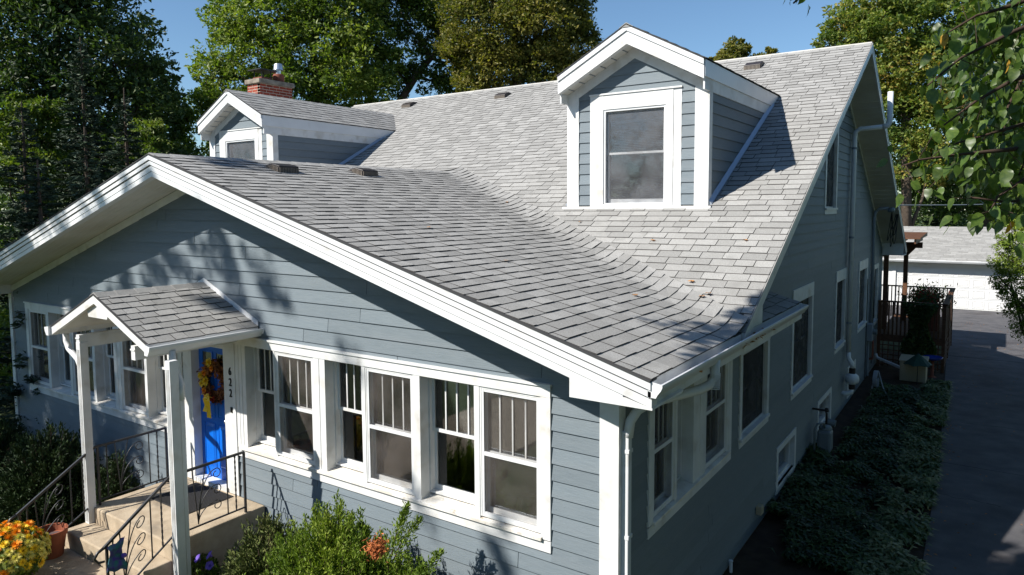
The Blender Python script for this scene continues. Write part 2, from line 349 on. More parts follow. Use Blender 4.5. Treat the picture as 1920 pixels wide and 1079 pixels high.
def ribbon_group(T, o0, o1, z0, z1, bays, posts, parent, order):
    """the long strips of porch windows: casing boards, posts between the bays, deep sill"""
    root = empty("window_trim", T(o0, z0, 0), parent)
    bx(T, o0, o1, z1 - .115, z1, -.02, .036).build("head_casing", M['white'], root)
    bx(T, o0 - .01, o1 + .01, z1 - .004, z1 + .022, -.02, .055).build("drip_cap", M['white'], root)
    for e0, e1 in ((o0, o0 + .115), (o1 - .115, o1)):
        bx(T, e0, e1, z0 + .13, z1 - .117, -.02, .033).build("side_casing", M['white'], root)
    bx(T, o0, o1, z0, z0 + .115, -.02, .03).build("apron_board", M['white'], root)
    MB().quadbox([T(o0 + .1, z0 + .117, -.2), T(o1 - .1, z0 + .117, -.2), T(o1 - .1, z0 + .117, .062), T(o0 + .1, z0 + .117, .062), T(o0 + .1, z0 + .19, -.2), T(o1 - .1, z0 + .19, -.2), T(o1 - .1, z0 + .15, .062), T(o0 + .1, z0 + .15, .062)]).build("sill", M['whiteold'], root)
    for p0, p1, dd in posts:
        bx(T, p0, p1, z0 + .15, z1 - .117, -.17, dd).build("mullion_post", M['white'], root)
        if p1 - p0 > .12:
            bx(T, p0 + (p1 - p0) / 2 - .004, p0 + (p1 - p0) / 2 + .004, z0 + .16, z1 - .12, dd, dd + .006).build("mullion_bead", M['white'], root)
    for (a, c, scr) in bays:
        double_hung(T, a, c, z0 + (.18 if scr else .205), z1 - .12, .03 if scr else .15, house, screen=scr, zmeet=z0 + (.885 if scr else .955), trimmat='white')

zt0, zt1 = 1.56, 3.30
rb = [(-5.75, -5.13, False), (-5.09, -4.31, True), (-4.09, -3.43, False), (-3.37, -2.58, True), (-2.48, -1.70, False), (-1.63, -.85, True)]
rp = [(-5.92, -5.75, .028), (-5.13, -5.09, .028), (-4.31, -4.09, .03), (-3.43, -3.37, .028), (-2.58, -2.48, .032), (-1.70, -1.63, .028)]
ribbon_group(TF, RG[0], RG[1], zt0, zt1, rb, rp, fw_, 1)
mir = lambda a, c: (2 * DX - c, 2 * DX - a)
ribbon_group(TF, LG[0], LG[1], zt0, zt1, [(*mir(a, c), s_) for a, c, s_ in rb], [(*mir(a, c), d) for a, c, d in rp], fw_, -1)

# interior of the porch room seen through the panes
room = empty("porch_room", (DX, 1.6, .9), house)
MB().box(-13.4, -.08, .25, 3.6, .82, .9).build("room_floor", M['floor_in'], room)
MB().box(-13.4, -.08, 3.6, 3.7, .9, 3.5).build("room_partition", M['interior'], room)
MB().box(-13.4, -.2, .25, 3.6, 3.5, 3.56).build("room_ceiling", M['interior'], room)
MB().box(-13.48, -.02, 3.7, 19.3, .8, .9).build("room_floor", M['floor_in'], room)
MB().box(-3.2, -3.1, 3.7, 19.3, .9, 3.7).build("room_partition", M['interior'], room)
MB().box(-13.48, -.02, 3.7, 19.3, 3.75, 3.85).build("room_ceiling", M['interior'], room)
for x in (-4.6, -2.95, -1.25, -8.9, -10.6, -12.3):
    cb = MB(); n_ = 12
    for i in range(n_):
        a0 = x - .16 + .32 * i / n_; a1 = a0 + .32 / n_; cb.quadbox([(a0, .30 + .03 * (i % 2), 1.9), (a1, .30 + .03 * ((i + 1) % 2), 1.9), (a1, .31 + .03 * ((i + 1) % 2), 1.9), (a0, .31 + .03 * (i % 2), 1.9), (a0, .30 + .03 * (i % 2), 3.15), (a1, .30 + .03 * ((i + 1) % 2), 3.15), (a1, .31 + .03 * ((i + 1) % 2), 3.15), (a0, .31 + .03 * (i % 2), 3.15)])
    if x in (-12.3,): cb.build("curtain", M['curtain'], room)
tb = MB().lathe((-2.0, 1.3, .9), [(.02, 0), (.3, .02), (.04, .08), (.04, .68), (.5, .7), (.5, .74), (0, .74)], 20); tb.build("side_table", M['floor_in'], room)
ch = MB().box(-3.6, -3.0, 1.0, 1.6, 1.3, 1.38).box(-3.6, -3.0, 1.55, 1.62, 1.38, 2.0)
for q in ((-3.58, 1.02), (-3.06, 1.02), (-3.58, 1.56), (-3.06, 1.56)): ch.box(q[0], q[0] + .05, q[1], q[1] + .05, .9, 1.3)
ch.build("armchair", M['wood'], room)

# side wall
sw = empty("side_wall", (0, 10, 0), house); TS = side()
def roofz(y): return max(zm(y), 0)
def sbound(z):
    lim = .215
    if z < 3.46: return (.0 + .02, 19.55)
    h = (MZ - .2 - z) / MS
    return (MY - h, min(MY + h, 19.55))
ops = [(.69, 3.53, 1.62, 3.44), (3.92, 5.52, 1.64, 3.03), (7.08, 8.84, 1.6, 3.6), (11.33, 12.66, 1.69, 3.6), (14.72, 16.3, 1.66, 3.6), (9.74, 11.1, 4.92, 7.35), (6.15, 7.58, .17, 1.0), (9.6, 11.12, .19, .98), (13.35, 14.6, .19, .98), (17.7, 18.7, 1.4, 3.3)]
planks(sw, TS, Z0, 8.2, sbound, ops, maxlen=6.5)
bx(TS, .022, .12, .1, 3.46, -.02, .026).build("corner_board", M['white'], sw)
bx(TS, 19.5, 19.62, .1, 3.75, -.02, .03).build("corner_board", M['white'], sw)
bx(TS, 0, 19.5, -.02, Z0 + .03, -.2, -.012).build("foundation", M['found'], sw)
bx(TS, .12, 5.7, 3.30, 3.46, 0, .03).build("frieze_board", M['white'], sw)
def side_window(y0, y1, z0, z1, cas=.12, head=.14, muntins=0, drop=0):
    root = empty("window_trim", (0, y0, z0), sw)
    bx(TS, y0, y0 + cas, z0 + .12, z1 - head, -.02, .03).build("side_casing", M['white'], root); bx(TS, y1 - cas, y1, z0 + .12, z1 - head, -.02, .03).build("side_casing", M['white'], root)
    bx(TS, y0 - .005, y1 + .005, z1 - head + .002, z1, -.02, .034).build("head_casing", M['white'], root)
    bx(TS, y0, y1, z0, z0 + .09, -.02, .03).build("apron_board", M['white'], root)
    bx(TS, y0 + .02, y1 - .02, z0 + .092, z0 + .135, -.15, .06).build("sill", M['white'], root)
    double_hung(TS, y0 + cas, y1 - cas, z0 + .137, z1 - head, .06, house, muntins=muntins)
    bx(TS, y0 + cas + .03, y1 - cas - .03, z0 + .17, z1 - head - .03, -.035, -.033).build('screen_mesh', M['darkscreen'], root)
ribbon_group(TS, .69, 3.53, 1.62, 3.30, [(.81, 1.43, True), (1.50, 2.02, False), (2.46, 3.32, True)], [(1.43, 1.50, .028), (2.02, 2.46, .03), (3.32, 3.42, .028)], sw, 1)
side_window(*ops[1][:2], 1.64, 3.03, head=.05); side_window(7.08, 8.84, 1.6, 3.6, head=.26); side_window(11.33, 12.66, 1.69, 3.6, head=.26); side_window(14.72, 16.3, 1.66, 3.6, head=.26)
side_window(9.74, 11.1, 4.92, 7.3, head=.2); side_window(17.7, 18.7, 1.4, 3.3, head=.14)
for (y0, y1) in ((6.15, 7.58), (9.6, 11.12), (13.35, 14.6)):
    bw = part_root(frame(TS, y0, y1, .18, .99, .11, -.02, .03).build("basement_window", M['white'], house))
    frame(TS, y0 + .11, y1 - .11, .29, .88, .05, -.18, -.06).build("sash", M['white'], bw)
    for u0, u1 in ((y0 + .095, y0 + .112), (y1 - .112, y1 - .095)): bx(TS, u0, u1, .28, .89, -.24, .0).build("reveal", M['white'], bw)
    bx(TS, y0 + .1, y1 - .1, .275, .29, -.24, .02).build("sill", M['white'], bw); bx(TS, y0 + .1, y1 - .1, .88, .895, -.24, .0).build("reveal", M['white'], bw)
    bx(TS, y0 + .16, y1 - .16, .34, .83, -.13, -.125).build("pane", M['glass'], bw)
    bx(TS, y0 + .11, y1 - .11, .29, .88, -.26, -.245).build("window_well_board", M['grey'], bw)
# the two walls that face away
MB().box(-W - .02, -W, .0, 19.6, 0, 3.6).build("left_wall", M['siding'], house)
MB().box(-W, -.0, 19.55, 19.6, 0, 3.9).build("rear_wall", M['siding'], house)
MB().prism([(4.0, 3.6), (MY, 8.3), (18.9, 3.9), (18.9, 3.5), (4.0, 3.5)], lambda u, v, q: (q, u, v), -14.45, -14.4).build("left_gable_wall", M['siding'], house)

# ---- roofs
def deck(parent, pts_fn, us, vs, m, name="roof_deck"):
    V = [pts_fn(u, v) for v in vs for u in us]; n = len(us)
    Q = [(j * n + i, j * n + i + 1, (j + 1) * n + i + 1, (j + 1) * n + i) for j in range(len(vs) - 1) for i in range(n - 1)]
    return fast_obj(name, V, Q, m, parent)

TABS = []      # (distance key, parent, 8 points)
def tabs(parent, P, t0, t1, expo, srange, far=False, wmin=.20, wmax=.36, hang=.02):
    """lay shingle tabs: P(s, t, h) -> point; t runs down the slope, courses of height expo"""
    n = int(round((t1 - t0) / expo))
    for k in range(n):
        ta = t0 + (t1 - t0) * k / n; tb_ = t0 + (t1 - t0) * (k + 1) / n + (hang if k == n - 1 else 0)
        RA, RB = srange(ta), srange(tb_)
        for ri, (s0, s1) in enumerate(srange((ta + tb_) / 2)):
            same = len(RA) == len(RB) > ri
            (sa0, sa1), (sb0, sb1) = (RA[ri], RB[ri]) if same else ((s0, s1), (s0, s1))
            if max(abs(sa0 - s0), abs(sb0 - s0), abs(sa1 - s1), abs(sb1 - s1)) > .8: sa0 = sb0 = s0; sa1 = sb1 = s1
            s = s0 - rnd.random() * .25
            thick = rnd.random() < .5
            while s < s1 - .03:
                e = s + rnd.uniform(wmin, wmax); a, c = max(s, s0), min(e, s1)
                if s1 - c < .06: c = s1; e = s1 + .01
                s = e; thick = not thick
                if c - a < .03: continue
                lo = .017 if thick else .0115; dt = 0 if thick else .0
                j = rnd.uniform(-.004, .004); g_ = .0042
                aa = sa0 if a == s0 else a; ab = sb0 if a == s0 else a; ca_ = sa1 if c == s1 else c; cb2 = sb1 if c == s1 else c
                if ca_ - aa < .01: ca_ = aa + .01
                if cb2 - ab < .01: cb2 = ab + .01
                pts = [P(aa + g_, ta - .01, -.006), P(ca_ - g_, ta - .01, -.006), P(cb2 - g_, tb_ + j, lo - .010), P(ab + g_, tb_ + j, lo - .010),
                       P(aa + g_, ta - .01, .001 + lo * .25), P(ca_ - g_, ta - .01, .001 + lo * .25), P(cb2 - g_, tb_ + j, lo + .001), P(ab + g_, tb_ + j, lo + .001)]
                ctr = Vector(pts[6]); dd = ctr - CAM; z_ = dd.dot(fw)
                px = PX0 + F_PX * dd.dot(rt) / max(z_, .01); py = PY0 - F_PX * dd.dot(up) / max(z_, .01)
                vis = z_ > 0 and 0 < px < 1920 and 0 < py < 1079 and not far
                a_, b_, c2 = Vector(pts[4]), Vector(pts[5]), Vector(pts[7])
                nrm = (b_ - a_).cross(c2 - a_); area = abs(nrm.dot(dd)) / max(z_, .1) ** 3
                TABS.append((-area if vis else 0, parent, pts))

porch_roof = empty("porch_roof", (DX, 2, 5.8), house); main_roof = empty("main_roof", (DX, MY, 8.5), house)
yv = lambda x: MY - (MZ - zp(x)) / MS                    # valley line
YF = -.72
xs = list(np.linspace(DX, EX - .03, 30)); 
def porch_pt(x, y, h=0): return (x, y, float(S(x, y)) + h)
deck(porch_roof, lambda u, v: (lambda x: (x, YF + (max(yv(x), YF) + .12 - YF) * v, float(S(x, YF + (yv(x) + .12 - YF) * v)) - .012))(u), xs, list(np.linspace(0, 1, 40)), M['shingle_dark'])
deck(porch_roof, lambda u, v: (lambda x: (x, YF + (yv(x) + .12 - YF) * v, float(S(x, YF + (yv(x) + .12 - YF) * v)) - .012))(2 * DX - u), xs, list(np.linspace(0, 1, 20)), M['shingle_dark'])
ca = math.cos(math.atan(PS)); L_p = (EX - .03 - DX) / ca
tabs(porch_roof, lambda s, t, h: porch_pt(DX + t * ca, s, h), .07, L_p, .1655, lambda t: [(YF, yv(DX + t * ca) + .2)])
tabs(porch_roof, lambda s, t, h: porch_pt(DX - t * ca, s, h), .07, L_p, .1655, lambda t: [(YF, yv(DX - t * ca))], far=True, wmin=.6, wmax=1.2)
# eave strip that runs on under the main roof overhang
XE = EX - .03
MB().quadbox([(0, 1.6, zp(0) - .02), (XE, 1.6, zp(XE) - .02), (XE, 4.75, zp(XE) - .02), (0, 4.75, zp(0) - .02), (0, 1.6, zp(0) - .006), (XE, 1.6, zp(XE) - .006), (XE, 4.75, zp(XE) - .006), (0, 4.75, zp(0) - .006)]).build("roof_deck", M['shingle_dark'], porch_roof)
tabs(porch_roof, lambda s, t, h: (XE - (L_p - t) * ca, s, zp(XE - (L_p - t) * ca) + h), L_p - .62, L_p, .1655, lambda t: [(2.0, 4.75)])
XL = -15.15
def mpt(x, y, h=0): return (x, y, zm(y) + h)
cb_ = math.cos(math.atan(MS)); ye = 1.86; L_m = (MY - ye) / cb_
deck(main_roof, lambda u, v: (u, v, mpt(u, v)[2] - .014 - (0.25 if (abs(u - DX) < (RZ - zm(v)) / PS - .1 and v < 5.8) else 0)), list(np.linspace(XL, EX, 80)), list(np.linspace(ye, MY, 50)), M['shingle_dark'])
deck(main_roof, lambda u, v: (u, v, zm(v) - .014), [XL, EX], [MY, 20.3], M['shingle_dark'])
def mrange(t):
    y = MY - t * cb_; d = (RZ - zm(y - .2)) / PS
    if d <= 0: return [(XL, EX)]
    r = []
    if DX + d < EX - .03: r.append((DX + d, EX))
    if DX - d > XL + .03: r.append((XL, DX - d))
    return r
tabs(main_roof, lambda s, t, h: mpt(s, MY - t * cb_, h), .06, L_m, .1655, mrange, wmin=.22, wmax=.38)
tabs(main_roof, lambda s, t, h: (s, MY + t * cb_, zm(MY + t * cb_) + h), .06, (20.3 - MY) / cb_, .1655, lambda t: [(XL, EX)], far=True, wmin=1.2, wmax=2.4)
# ridge caps
for i in range(46):
    x = EX - .01 - i * .343
    MB().quadbox([(x - .36, MY - .15, MZ - .070), (x, MY - .15, MZ - .066), (x, MY, MZ + .016), (x - .36, MY, MZ + .010), (x - .36, MY - .15, MZ - .078), (x, MY - .15, MZ - .078), (x, MY + .02, MZ - .01), (x - .36, MY + .02, MZ - .01)]).build("ridge_cap", M['shingle'], main_roof)
MB().box(XL, EX - .01, MY - .005, MY + .05, MZ - .02, MZ + .03).build("ridge_edge", M['ridgecap'], main_roof)
for i in range(22):
    y = YF + i * .30
    MB().quadbox([(DX - .14, y, RZ - .030), (DX + .14, y, RZ - .030), (DX + .14, y + .31, RZ - .036), (DX - .14, y + .31, RZ - .036), (DX - .01, y, RZ + .014), (DX + .01, y, RZ + .014), (DX + .01, y + .31, RZ + .008), (DX - .01, y + .31, RZ + .008)]).build("ridge_cap", M['shingle'], porch_roof)
# porch rake: three stepped boards each side
def rake(sgn, top, bot, yf, yb, name, parent, m='alu', xend=None):
    x1 = DX + sgn * ((EX - .01) - DX if xend is None else xend)
    q = lambda x, o: zp(x) - o
    MB().quadbox([(DX, yf, RZ - top), (DX, yb, RZ - top), (DX, yb, RZ - bot), (DX, yf, RZ - bot), (x1, yf, q(x1, top)), (x1, yb, q(x1, top)), (x1, yb, q(x1, bot)), (x1, yf, q(x1, bot))]).build(name, M[m], parent)
for s_ in (-1, 1):
    rake(s_, -.002, .014, -.745, -.60, "shingle_edge", porch_roof, 'shingle_dark'); rake(s_, .016, .080, -.735, -.60, "rake_board", porch_roof)
    rake(s_, .098, .148, -.722, -.60, "rake_board", porch_roof); rake(s_, .164, .236, -.705, -.60, "rake_board", porch_roof); rake(s_, .243, .31, -.700, -.60, "rake_board", porch_roof, xend=7.13)
    rake(s_, .085, .24, -.690, -.60, "rake_backing", porch_roof, 'blackm', xend=7.15)
    rake(s_, .28, .31, -.60, -.0, "soffit_panel", porch_roof, 'soffit', xend=7.10)
    for i in range(5): rake(s_, .309, .3125, -.59 + i * .115, -.582 + i * .115, "soffit_rib", porch_roof, 'white', xend=7.10)
# boxed return at the lower corner of the rake
MB().prism([(-.13, 3.44), (EX - .005, 3.44), (EX - .005, zp(EX) - .232), (-.13, zp(-.13) - .30)], lambda u, v, q: (u, q, v), -.703, 0).build("cornice_return", M['white'], porch_roof)
MB().prism([(2 * DX + .13, 3.44), (2 * DX - EX, 3.44), (2 * DX - EX, zp(EX) - .232), (2 * DX + .13, zp(-.13) - .30)], lambda u, v, q: (u, q, v), -.703, 0).build("cornice_return", M['white'], porch_roof)
MB().box(.0, EX - .04, 0, 4.95, 3.44, 3.47).build("eave_soffit", M['soffit'], porch_roof)
MB().box(EX - .055, EX - .035, -.70, 4.95, 3.44, 3.665).build("eave_fascia", M['white'], porch_roof)
MB().box(2 * DX - EX, 2 * DX, -.0, 3.6, 3.44, 3.47).build("eave_soffit", M['soffit'], porch_roof)

def gutter(parent, P, y0, y1, name="gutter", w_=.125, h_=.115):
    prof = [(0, .02), (0, -h_), (w_ * .55, -h_), (w_ * .68, -h_ * .75), (w_ * .9, -h_ * .45), (w_, -h_ * .2), (w_, 0), (w_ - .014, .004), (w_ - .016, -.008), (w_ - .006, -.012), (w_ * .86, -h_ * .42), (w_ * .62, -h_ * .78), (w_ * .52, -h_ + .006), (.006, -h_ + .006), (.006, .02)]
    return MB().prism(prof, P, y0, y1).build(name, M['alu'], parent)
gt = part_root(gutter(house, lambda u, v, q: (XE - .008 + u, q, 3.665 + v), -.71, 4.78))
prof = [(0, .02), (0, -.115), (.07, -.115), (.085, -.086), (.112, -.05), (.125, -.02), (.125, 0)]
MB().prism(prof, lambda u, v, q: (XE - .008 + u, q, 3.665 + v), -.722, -.709).build("end_cap", M['alu'], gt)
MB().prism(prof, lambda u, v, q: (XE - .008 + u, q, 3.665 + v), 4.779, 4.79).build("end_cap", M['alu'], gt)
for (gy, n_) in ((1.7, 16), (2.2, 30), (2.55, 20), (.2, 5)):
    lm = MB()
    for i in range(n_):
        c = Vector((XE + rnd.uniform(.01, .1), gy + rnd.gauss(0, .18), 3.57 + rnd.uniform(0, .05))); a = Vector((rnd.uniform(-1, 1), rnd.uniform(-1, 1), rnd.uniform(-.3, .3))).normalized() * .03; c2 = Vector((rnd.uniform(-1, 1), rnd.uniform(-1, 1), rnd.uniform(-.3, .3))).normalized() * .018
        lm.face(c - a, c - c2, c + a, c + c2 + Vector((0, 0, .008)))
    lm.build("gutter_litter", M['dryleaf'], gt, kind="stuff")
# downspout: elbow from the gutter back to the corner, then down
def flat_pipe(name, pts, parent, rw=.05, m='alu', n=4): return MB().tube(pts, rw, n).build(name, M[m], parent)
ds = part_root(MB().tube([(.66, .85, 3.58), (.655, .85, 3.40), (.62, .80, 3.33), (.55, .72, 3.29), (.20, .30, 3.20), (.13, .17, 3.15), (.085, .10, 3.05), (.075, .075, 2.9)], .048, 10).build("downspout", M['alu'], house, smooth=True))
MB().box(.02, .10, .035, .115, .05, 2.96).build("downspout_pipe", M['alu'], ds, bevel=.012)
for z in (2.75, 1.9, .9): MB().box(.0, .106, .028, .122, z, z + .035).build("strap", M['alu'], ds)
for i in range(9):
    t = i / 8; a = t * math.pi / 2
    MB().tube([(.66 - .0 * t, .85 - .02 * t, 3.44 - .018 * i), (.66, .85 - .02 * t, 3.434 - .018 * i)], .054, 10).build("elbow_ring", M['alu'], ds)

# main rake on the driveway side
def mrake(y0, y1, top, bot, x0, x1, name, m, parent=main_roof):
    MB().quadbox([(x0, y0, zm(y0) - top), (x1, y0, zm(y0) - top), (x1, y0, zm(y0) - bot), (x0, y0, zm(y0) - bot), (x0, y1, zm(y1) - top), (x1, y1, zm(y1) - top), (x1, y1, zm(y1) - bot), (x0, y1, zm(y1) - bot)]).build(name, M[m], parent)
for (y0, y1) in ((1.86, MY), (20.28, MY)):
    mrake(y0, y1, -.002, .012, EX - .09, EX + .012, "shingle_edge", 'shingle'); mrake(y0, y1, .014, .19, EX - .03, EX, "rake_board", 'white'); mrake(y0, y1, .014, .07, EX - .001, EX + .008, "drip_edge", 'alu')
    mrake(y0, y1, .15, .18, 0, EX - .03, "soffit_panel", 'soffit')
    mrake(y0, y1, .19, .30, 0, .028, "frieze_board", 'white')
sr = MB(); yy = MY + .2
while yy < 20.2: mrake_pts = [(0.03, yy, zm(yy) - .181), (EX - .03, yy, zm(yy) - .181), (EX - .03, yy, zm(yy) - .188), (.03, yy, zm(yy) - .188), (.03, yy + .012, zm(yy + .012) - .181), (EX - .03, yy + .012, zm(yy + .012) - .181), (EX - .03, yy + .012, zm(yy + .012) - .188), (.03, yy + .012, zm(yy + .012) - .188)]; sr.quadbox(mrake_pts); yy += .2
sr.build("soffit_rib", M['soffit'], main_roof, kind="stuff")
MB().prism([(1.9, 3.70), (2.62, 3.70), (2.62, zm(2.62) - .03), (1.9, zm(1.9) - .02)], lambda u, v, q: (q, u, v), EX - .032, EX - .002).build("rake_return", M['white'], main_roof)
MB().box(0, EX, 19.55, 20.28, 3.50, 3.53).build("eave_return", M['white'], main_roof); MB().box(0, EX, 20.26, 20.3, 3.50, 3.66).build("eave_fascia", M['white'], main_roof)
MB().box(.0, EX - .03, 19.5, 19.53, 3.5, 3.95).build("eave_return_face", M['white'], main_roof)
MB().box(XL, 0, 20.26, 20.3, 3.50, 3.66).build("eave_fascia", M['white'], main_roof)

# ---- dormers
def dormer(xc, hw, cw, wide):
    dr = empty("dormer", (xc, 4.52, 5.1), house); Y0 = 4.52; zr, ze_ = 7.92, 7.28; ps = (zr - ze_) / hw
    T = front(Y0); zz = lambda x: zr - ps * abs(x - xc)
    wz1 = 6.92 if not wide else 7.0
    planks(dr, T, 5.13, 7.6, lambda z: (lambda h: (xc - h, xc + h))(min(hw - .17, (zr - .34 - z) / ps)), [(xc - cw, xc + cw, 5.1, wz1)], joints=False)
    for s_ in (-1, 1):
        e = xc + s_ * hw
        MB().box(min(e, e - s_ * .20), max(e, e - s_ * .20), Y0 - .03, Y0 + .0, 5.1, 7.1).build("corner_board", M['white'], dr)
        MB().box(min(e, e + s_ * .022), max(e, e + s_ * .022), Y0 - .028, Y0 + .12, 5.1, 7.0).build("corner_board", M['white'], dr)
        Ts = (lambda s_, e: lambda u, z, d: (e + s_ * d, u, z))(s_, e)
        planks(dr, Ts, 5.13, 6.95, lambda z: (Y0 + .12, MY - (MZ - z) / MS + .0), [], joints=False)
        yb = MY - (MZ - 7.0) / MS
        MB().quadbox([(e, 4.26, 6.82), (e + s_ * .026, 4.26, 6.82), (e + s_ * .026, 4.26, 7.0), (e, 4.26, 7.0), (e, yb - .3, 6.82), (e + s_ * .026, yb - .3, 6.82), (e + s_ * .026, yb + .1, 7.0), (e, yb + .1, 7.0)]).build("frieze_board", M['white'], dr)
        MB().box(min(e, e + s_ * .045), max(e, e + s_ * .045), 4.22, 8.50, 7.0, 7.24).build("eave_fascia", M['alu'], dr)
        fl = MB().quadbox([(e + s_ * .018, Y0, zm(Y0) + .01), (e + s_ * .07, Y0, zm(Y0) + .01), (e + s_ * .07, Y0, zm(Y0) + .03), (e + s_ * .018, Y0, zm(Y0) + .09), (e + s_ * .018, yb, zm(yb) + .01), (e + s_ * .07, yb, zm(yb) + .01), (e + s_ * .07, yb, zm(yb) + .03), (e + s_ * .018, yb, zm(yb) + .09)]); fl.build("step_flashing", M['flash'], dr)
        # rake boards
        for (t_, bt, yf, m, nm) in ((-.002, .014, 4.17, 'shingle_dark', "shingle_edge"), (.016, .10, 4.18, 'alu', "rake_board"), (.104, .30, 4.20, 'white', "rake_board")):
            x1 = xc + s_ * (hw + .03)
            MB().quadbox([(xc, yf, zr - t_), (xc, 4.3, zr - t_), (xc, 4.3, zr - bt), (xc, yf, zr - bt), (x1, yf, zz(x1) - t_), (x1, 4.3, zz(x1) - t_), (x1, 4.3, zz(x1) - bt), (x1, yf, zz(x1) - bt)]).build(nm, M[m], dr)
        x1 = xc + s_ * (hw + .0)
        MB().quadbox([(xc, 4.3, zr - .27), (xc, Y0, zr - .27), (xc, Y0, zr - .30), (xc, 4.3, zr - .30), (x1, 4.3, zz(x1) - .27), (x1, Y0, zz(x1) - .27), (x1, Y0, zz(x1) - .30), (x1, 4.3, zz(x1) - .30)]).build("soffit_panel", M['soffit'], dr)
        for i in range(6):
            xr = xc + s_ * (hw * (i + .6) / 6.2); MB().box(xr - .006, xr + .006, 4.3, Y0 - .03, zz(xr) - .312, zz(xr) - .298).build("soffit_rib", M['grey'], dr)
        MB().quadbox([(xc, Y0 - .026, zr - .30), (xc, Y0, zr - .30), (xc, Y0, zr - .47), (xc, Y0 - .026, zr - .47), (x1, Y0 - .026, zz(x1) - .30), (x1, Y0, zz(x1) - .30), (x1, Y0, zz(x1) - .47), (x1, Y0 - .026, zz(x1) - .47)]).build("frieze_board", M['white'], dr)
        # roof slope
        yend = lambda x: MY - (MZ - zz(x)) / MS
        X1 = hw + .05
        deck(dr, lambda u, v: (xc + s_ * u, 4.18 + (yend(xc + s_ * u) - 4.18) * v, zz(xc + s_ * u) - .012), [0, X1], [0, 1], M['shingle_dark'])
        cc = math.cos(math.atan(ps))
        tabs(dr, lambda s, t, h: (xc + s_ * t * cc, s, zz(xc + s_ * t * cc) + h), .05, X1 / cc, .1655, lambda t: [(4.18, yend(xc + s_ * t * cc) + .03)], far=s_ < 0)
    for i in range(18): MB().quadbox([(xc - .12, 4.17 + i * .31, zr - .055), (xc + .12, 4.17 + i * .31, zr - .055), (xc + .12, 4.49 + i * .31, zr - .06), (xc - .12, 4.49 + i * .31, zr - .06), (xc - .01, 4.17 + i * .31, zr + .014), (xc + .01, 4.17 + i * .31, zr + .014), (xc + .01, 4.49 + i * .31, zr + .008), (xc - .01, 4.49 + i * .31, zr + .008)]).build("ridge_cap", M['shingle'], dr)
    MB().box(xc - hw - .08, xc + hw + .08, Y0 - .09, Y0 + .02, 5.06, 5.11).build("base_trim", M['white'], dr)
    # window
    wt = 6.92 if not wide else 7.0
    fb = bx(T, xc - cw, xc - cw + .24, 5.11, wt, -.05, .028); bx(T, xc + cw - .25, xc + cw - .131, 5.11, wt, -.05, .027, fb); bx(T, xc - cw + .24, xc + cw - .25, wt - .235, wt, -.05, .026, fb); bx(T, xc - cw + .24, xc + cw - .25, 5.11, 5.145, -.05, .04, fb)
    cs = part_root(fb.build("dormer_window", M['white'], house))
    bx(T, xc + cw - .13, xc + cw, 5.11, wt - .002, -.05, .018).build("side_casing", M['white'], cs)
    bx(T, xc - cw - .01, xc + cw + .01, wt, wt + .025, -.05, .045).build("drip_cap", M['white'], cs)
    i0, i1 = xc - cw + .24, xc + cw - .25; iz1 = wt - .235
    frame(T, i0, i1, 5.13, iz1, .035, -.12, .012).build("jamb", M['alu'], cs)
    a, c = i0 + .035, i1 - .035; zmid = 5.13 + (iz1 - 5.13) * .53
    frame(T, a, c, zmid, iz1 - .035, .035, -.09, -.05).build("sash", M['alu'], cs); frame(T, a, c, 5.16, zmid + .03, .035, -.12, -.075, bot=.07).build("sash", M['alu'], cs)
    bx(T, a + .03, c - .03, zmid + .03, iz1 - .07, -.075, -.07).build("pane", M['glass'], cs); bx(T, a + .03, c - .03, 5.22, zmid, -.10, -.095).build("pane", M['glass'], cs)
    bx(T, a, c, 5.17, iz1 - .035, -.035, -.033).build("screen_mesh", M['dscreen'], cs)
    if not wide:
        for i in range(13): bx(T, a + .06, c - .06, zmid + .06 + i * .027, zmid + .066 + i * .027, -.20, -.175).build("blind_slat", M['white'], cs)
        bx(T, a + .06, c - .06, zmid + .52, zmid + .56, -.21, -.16).build("blind_rail", M['white'], cs)
        MB().tube([(xc - .1, Y0 + .35, 5.2), (xc - .08, Y0 + .35, 5.42), (xc + .2, Y0 + .33, 5.40)], [.03, .035, .05], 8).build("desk_lamp", M['lamp'], cs)
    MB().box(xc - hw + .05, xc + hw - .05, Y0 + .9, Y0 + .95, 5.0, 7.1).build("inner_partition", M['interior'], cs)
    return dr
dormer(-1.89, 1.2, .785, False); dormer(-12.17, 1.22, .83, True)

# ---- chimney
cx0, cx1, cy0, cy1, cz1 = -13.05, -12.53, 5.75, 6.95, 8.28
cx0, cx1, cy0, cy1, cz1 = -13.52, -13.0, 5.72, 6.75, 8.38
chm = empty("chimney", (-13.2, 6.2, 7), house)
MB().box(cx0 + .003, cx1 - .003, cy0 + .003, cy1 - .003, 6.0, cz1).build("mortar_core", M['mortar'], chm)
bl, bh, mj = .195, .058, .014
nz = 12
for k in range(nz):
    z = cz1 - (k + 1) * (bh + mj)
    off = (k % 2) * .105
    for (ax, fix, lo, hi, sg) in (('x', cy0, cx0, cx1, -1), ('y', cx1, cy0, cy1, 1), ('x', cy1, cx0, cx1, 1)):
        q = lo - off
        while q < hi - .01:
            a, c = max(q, lo), min(q + bl, hi); q += bl + mj
            if c - a < .012: continue
            if ax == 'x': MB().box(a, c, min(fix, fix - sg * .09), max(fix, fix - sg * .09), z, z + bh).build("brick", M['brick'], chm)
            else: MB().box(min(fix, fix - .09), fix + .001, a, c, z, z + bh).build("brick", M['brick'], chm)
MB().box(cx0 - .05, cx1 + .05, cy0 - .05, cy1 + .05, cz1, cz1 + .12).build("cap_slab", M['stonecap'], chm, bevel=.012)
MB().box(cx0 + .08, cx1 - .08, cy0 + .12, cy0 + .46, cz1 + .12, cz1 + .19).build("flue_base", M['clay'], chm)
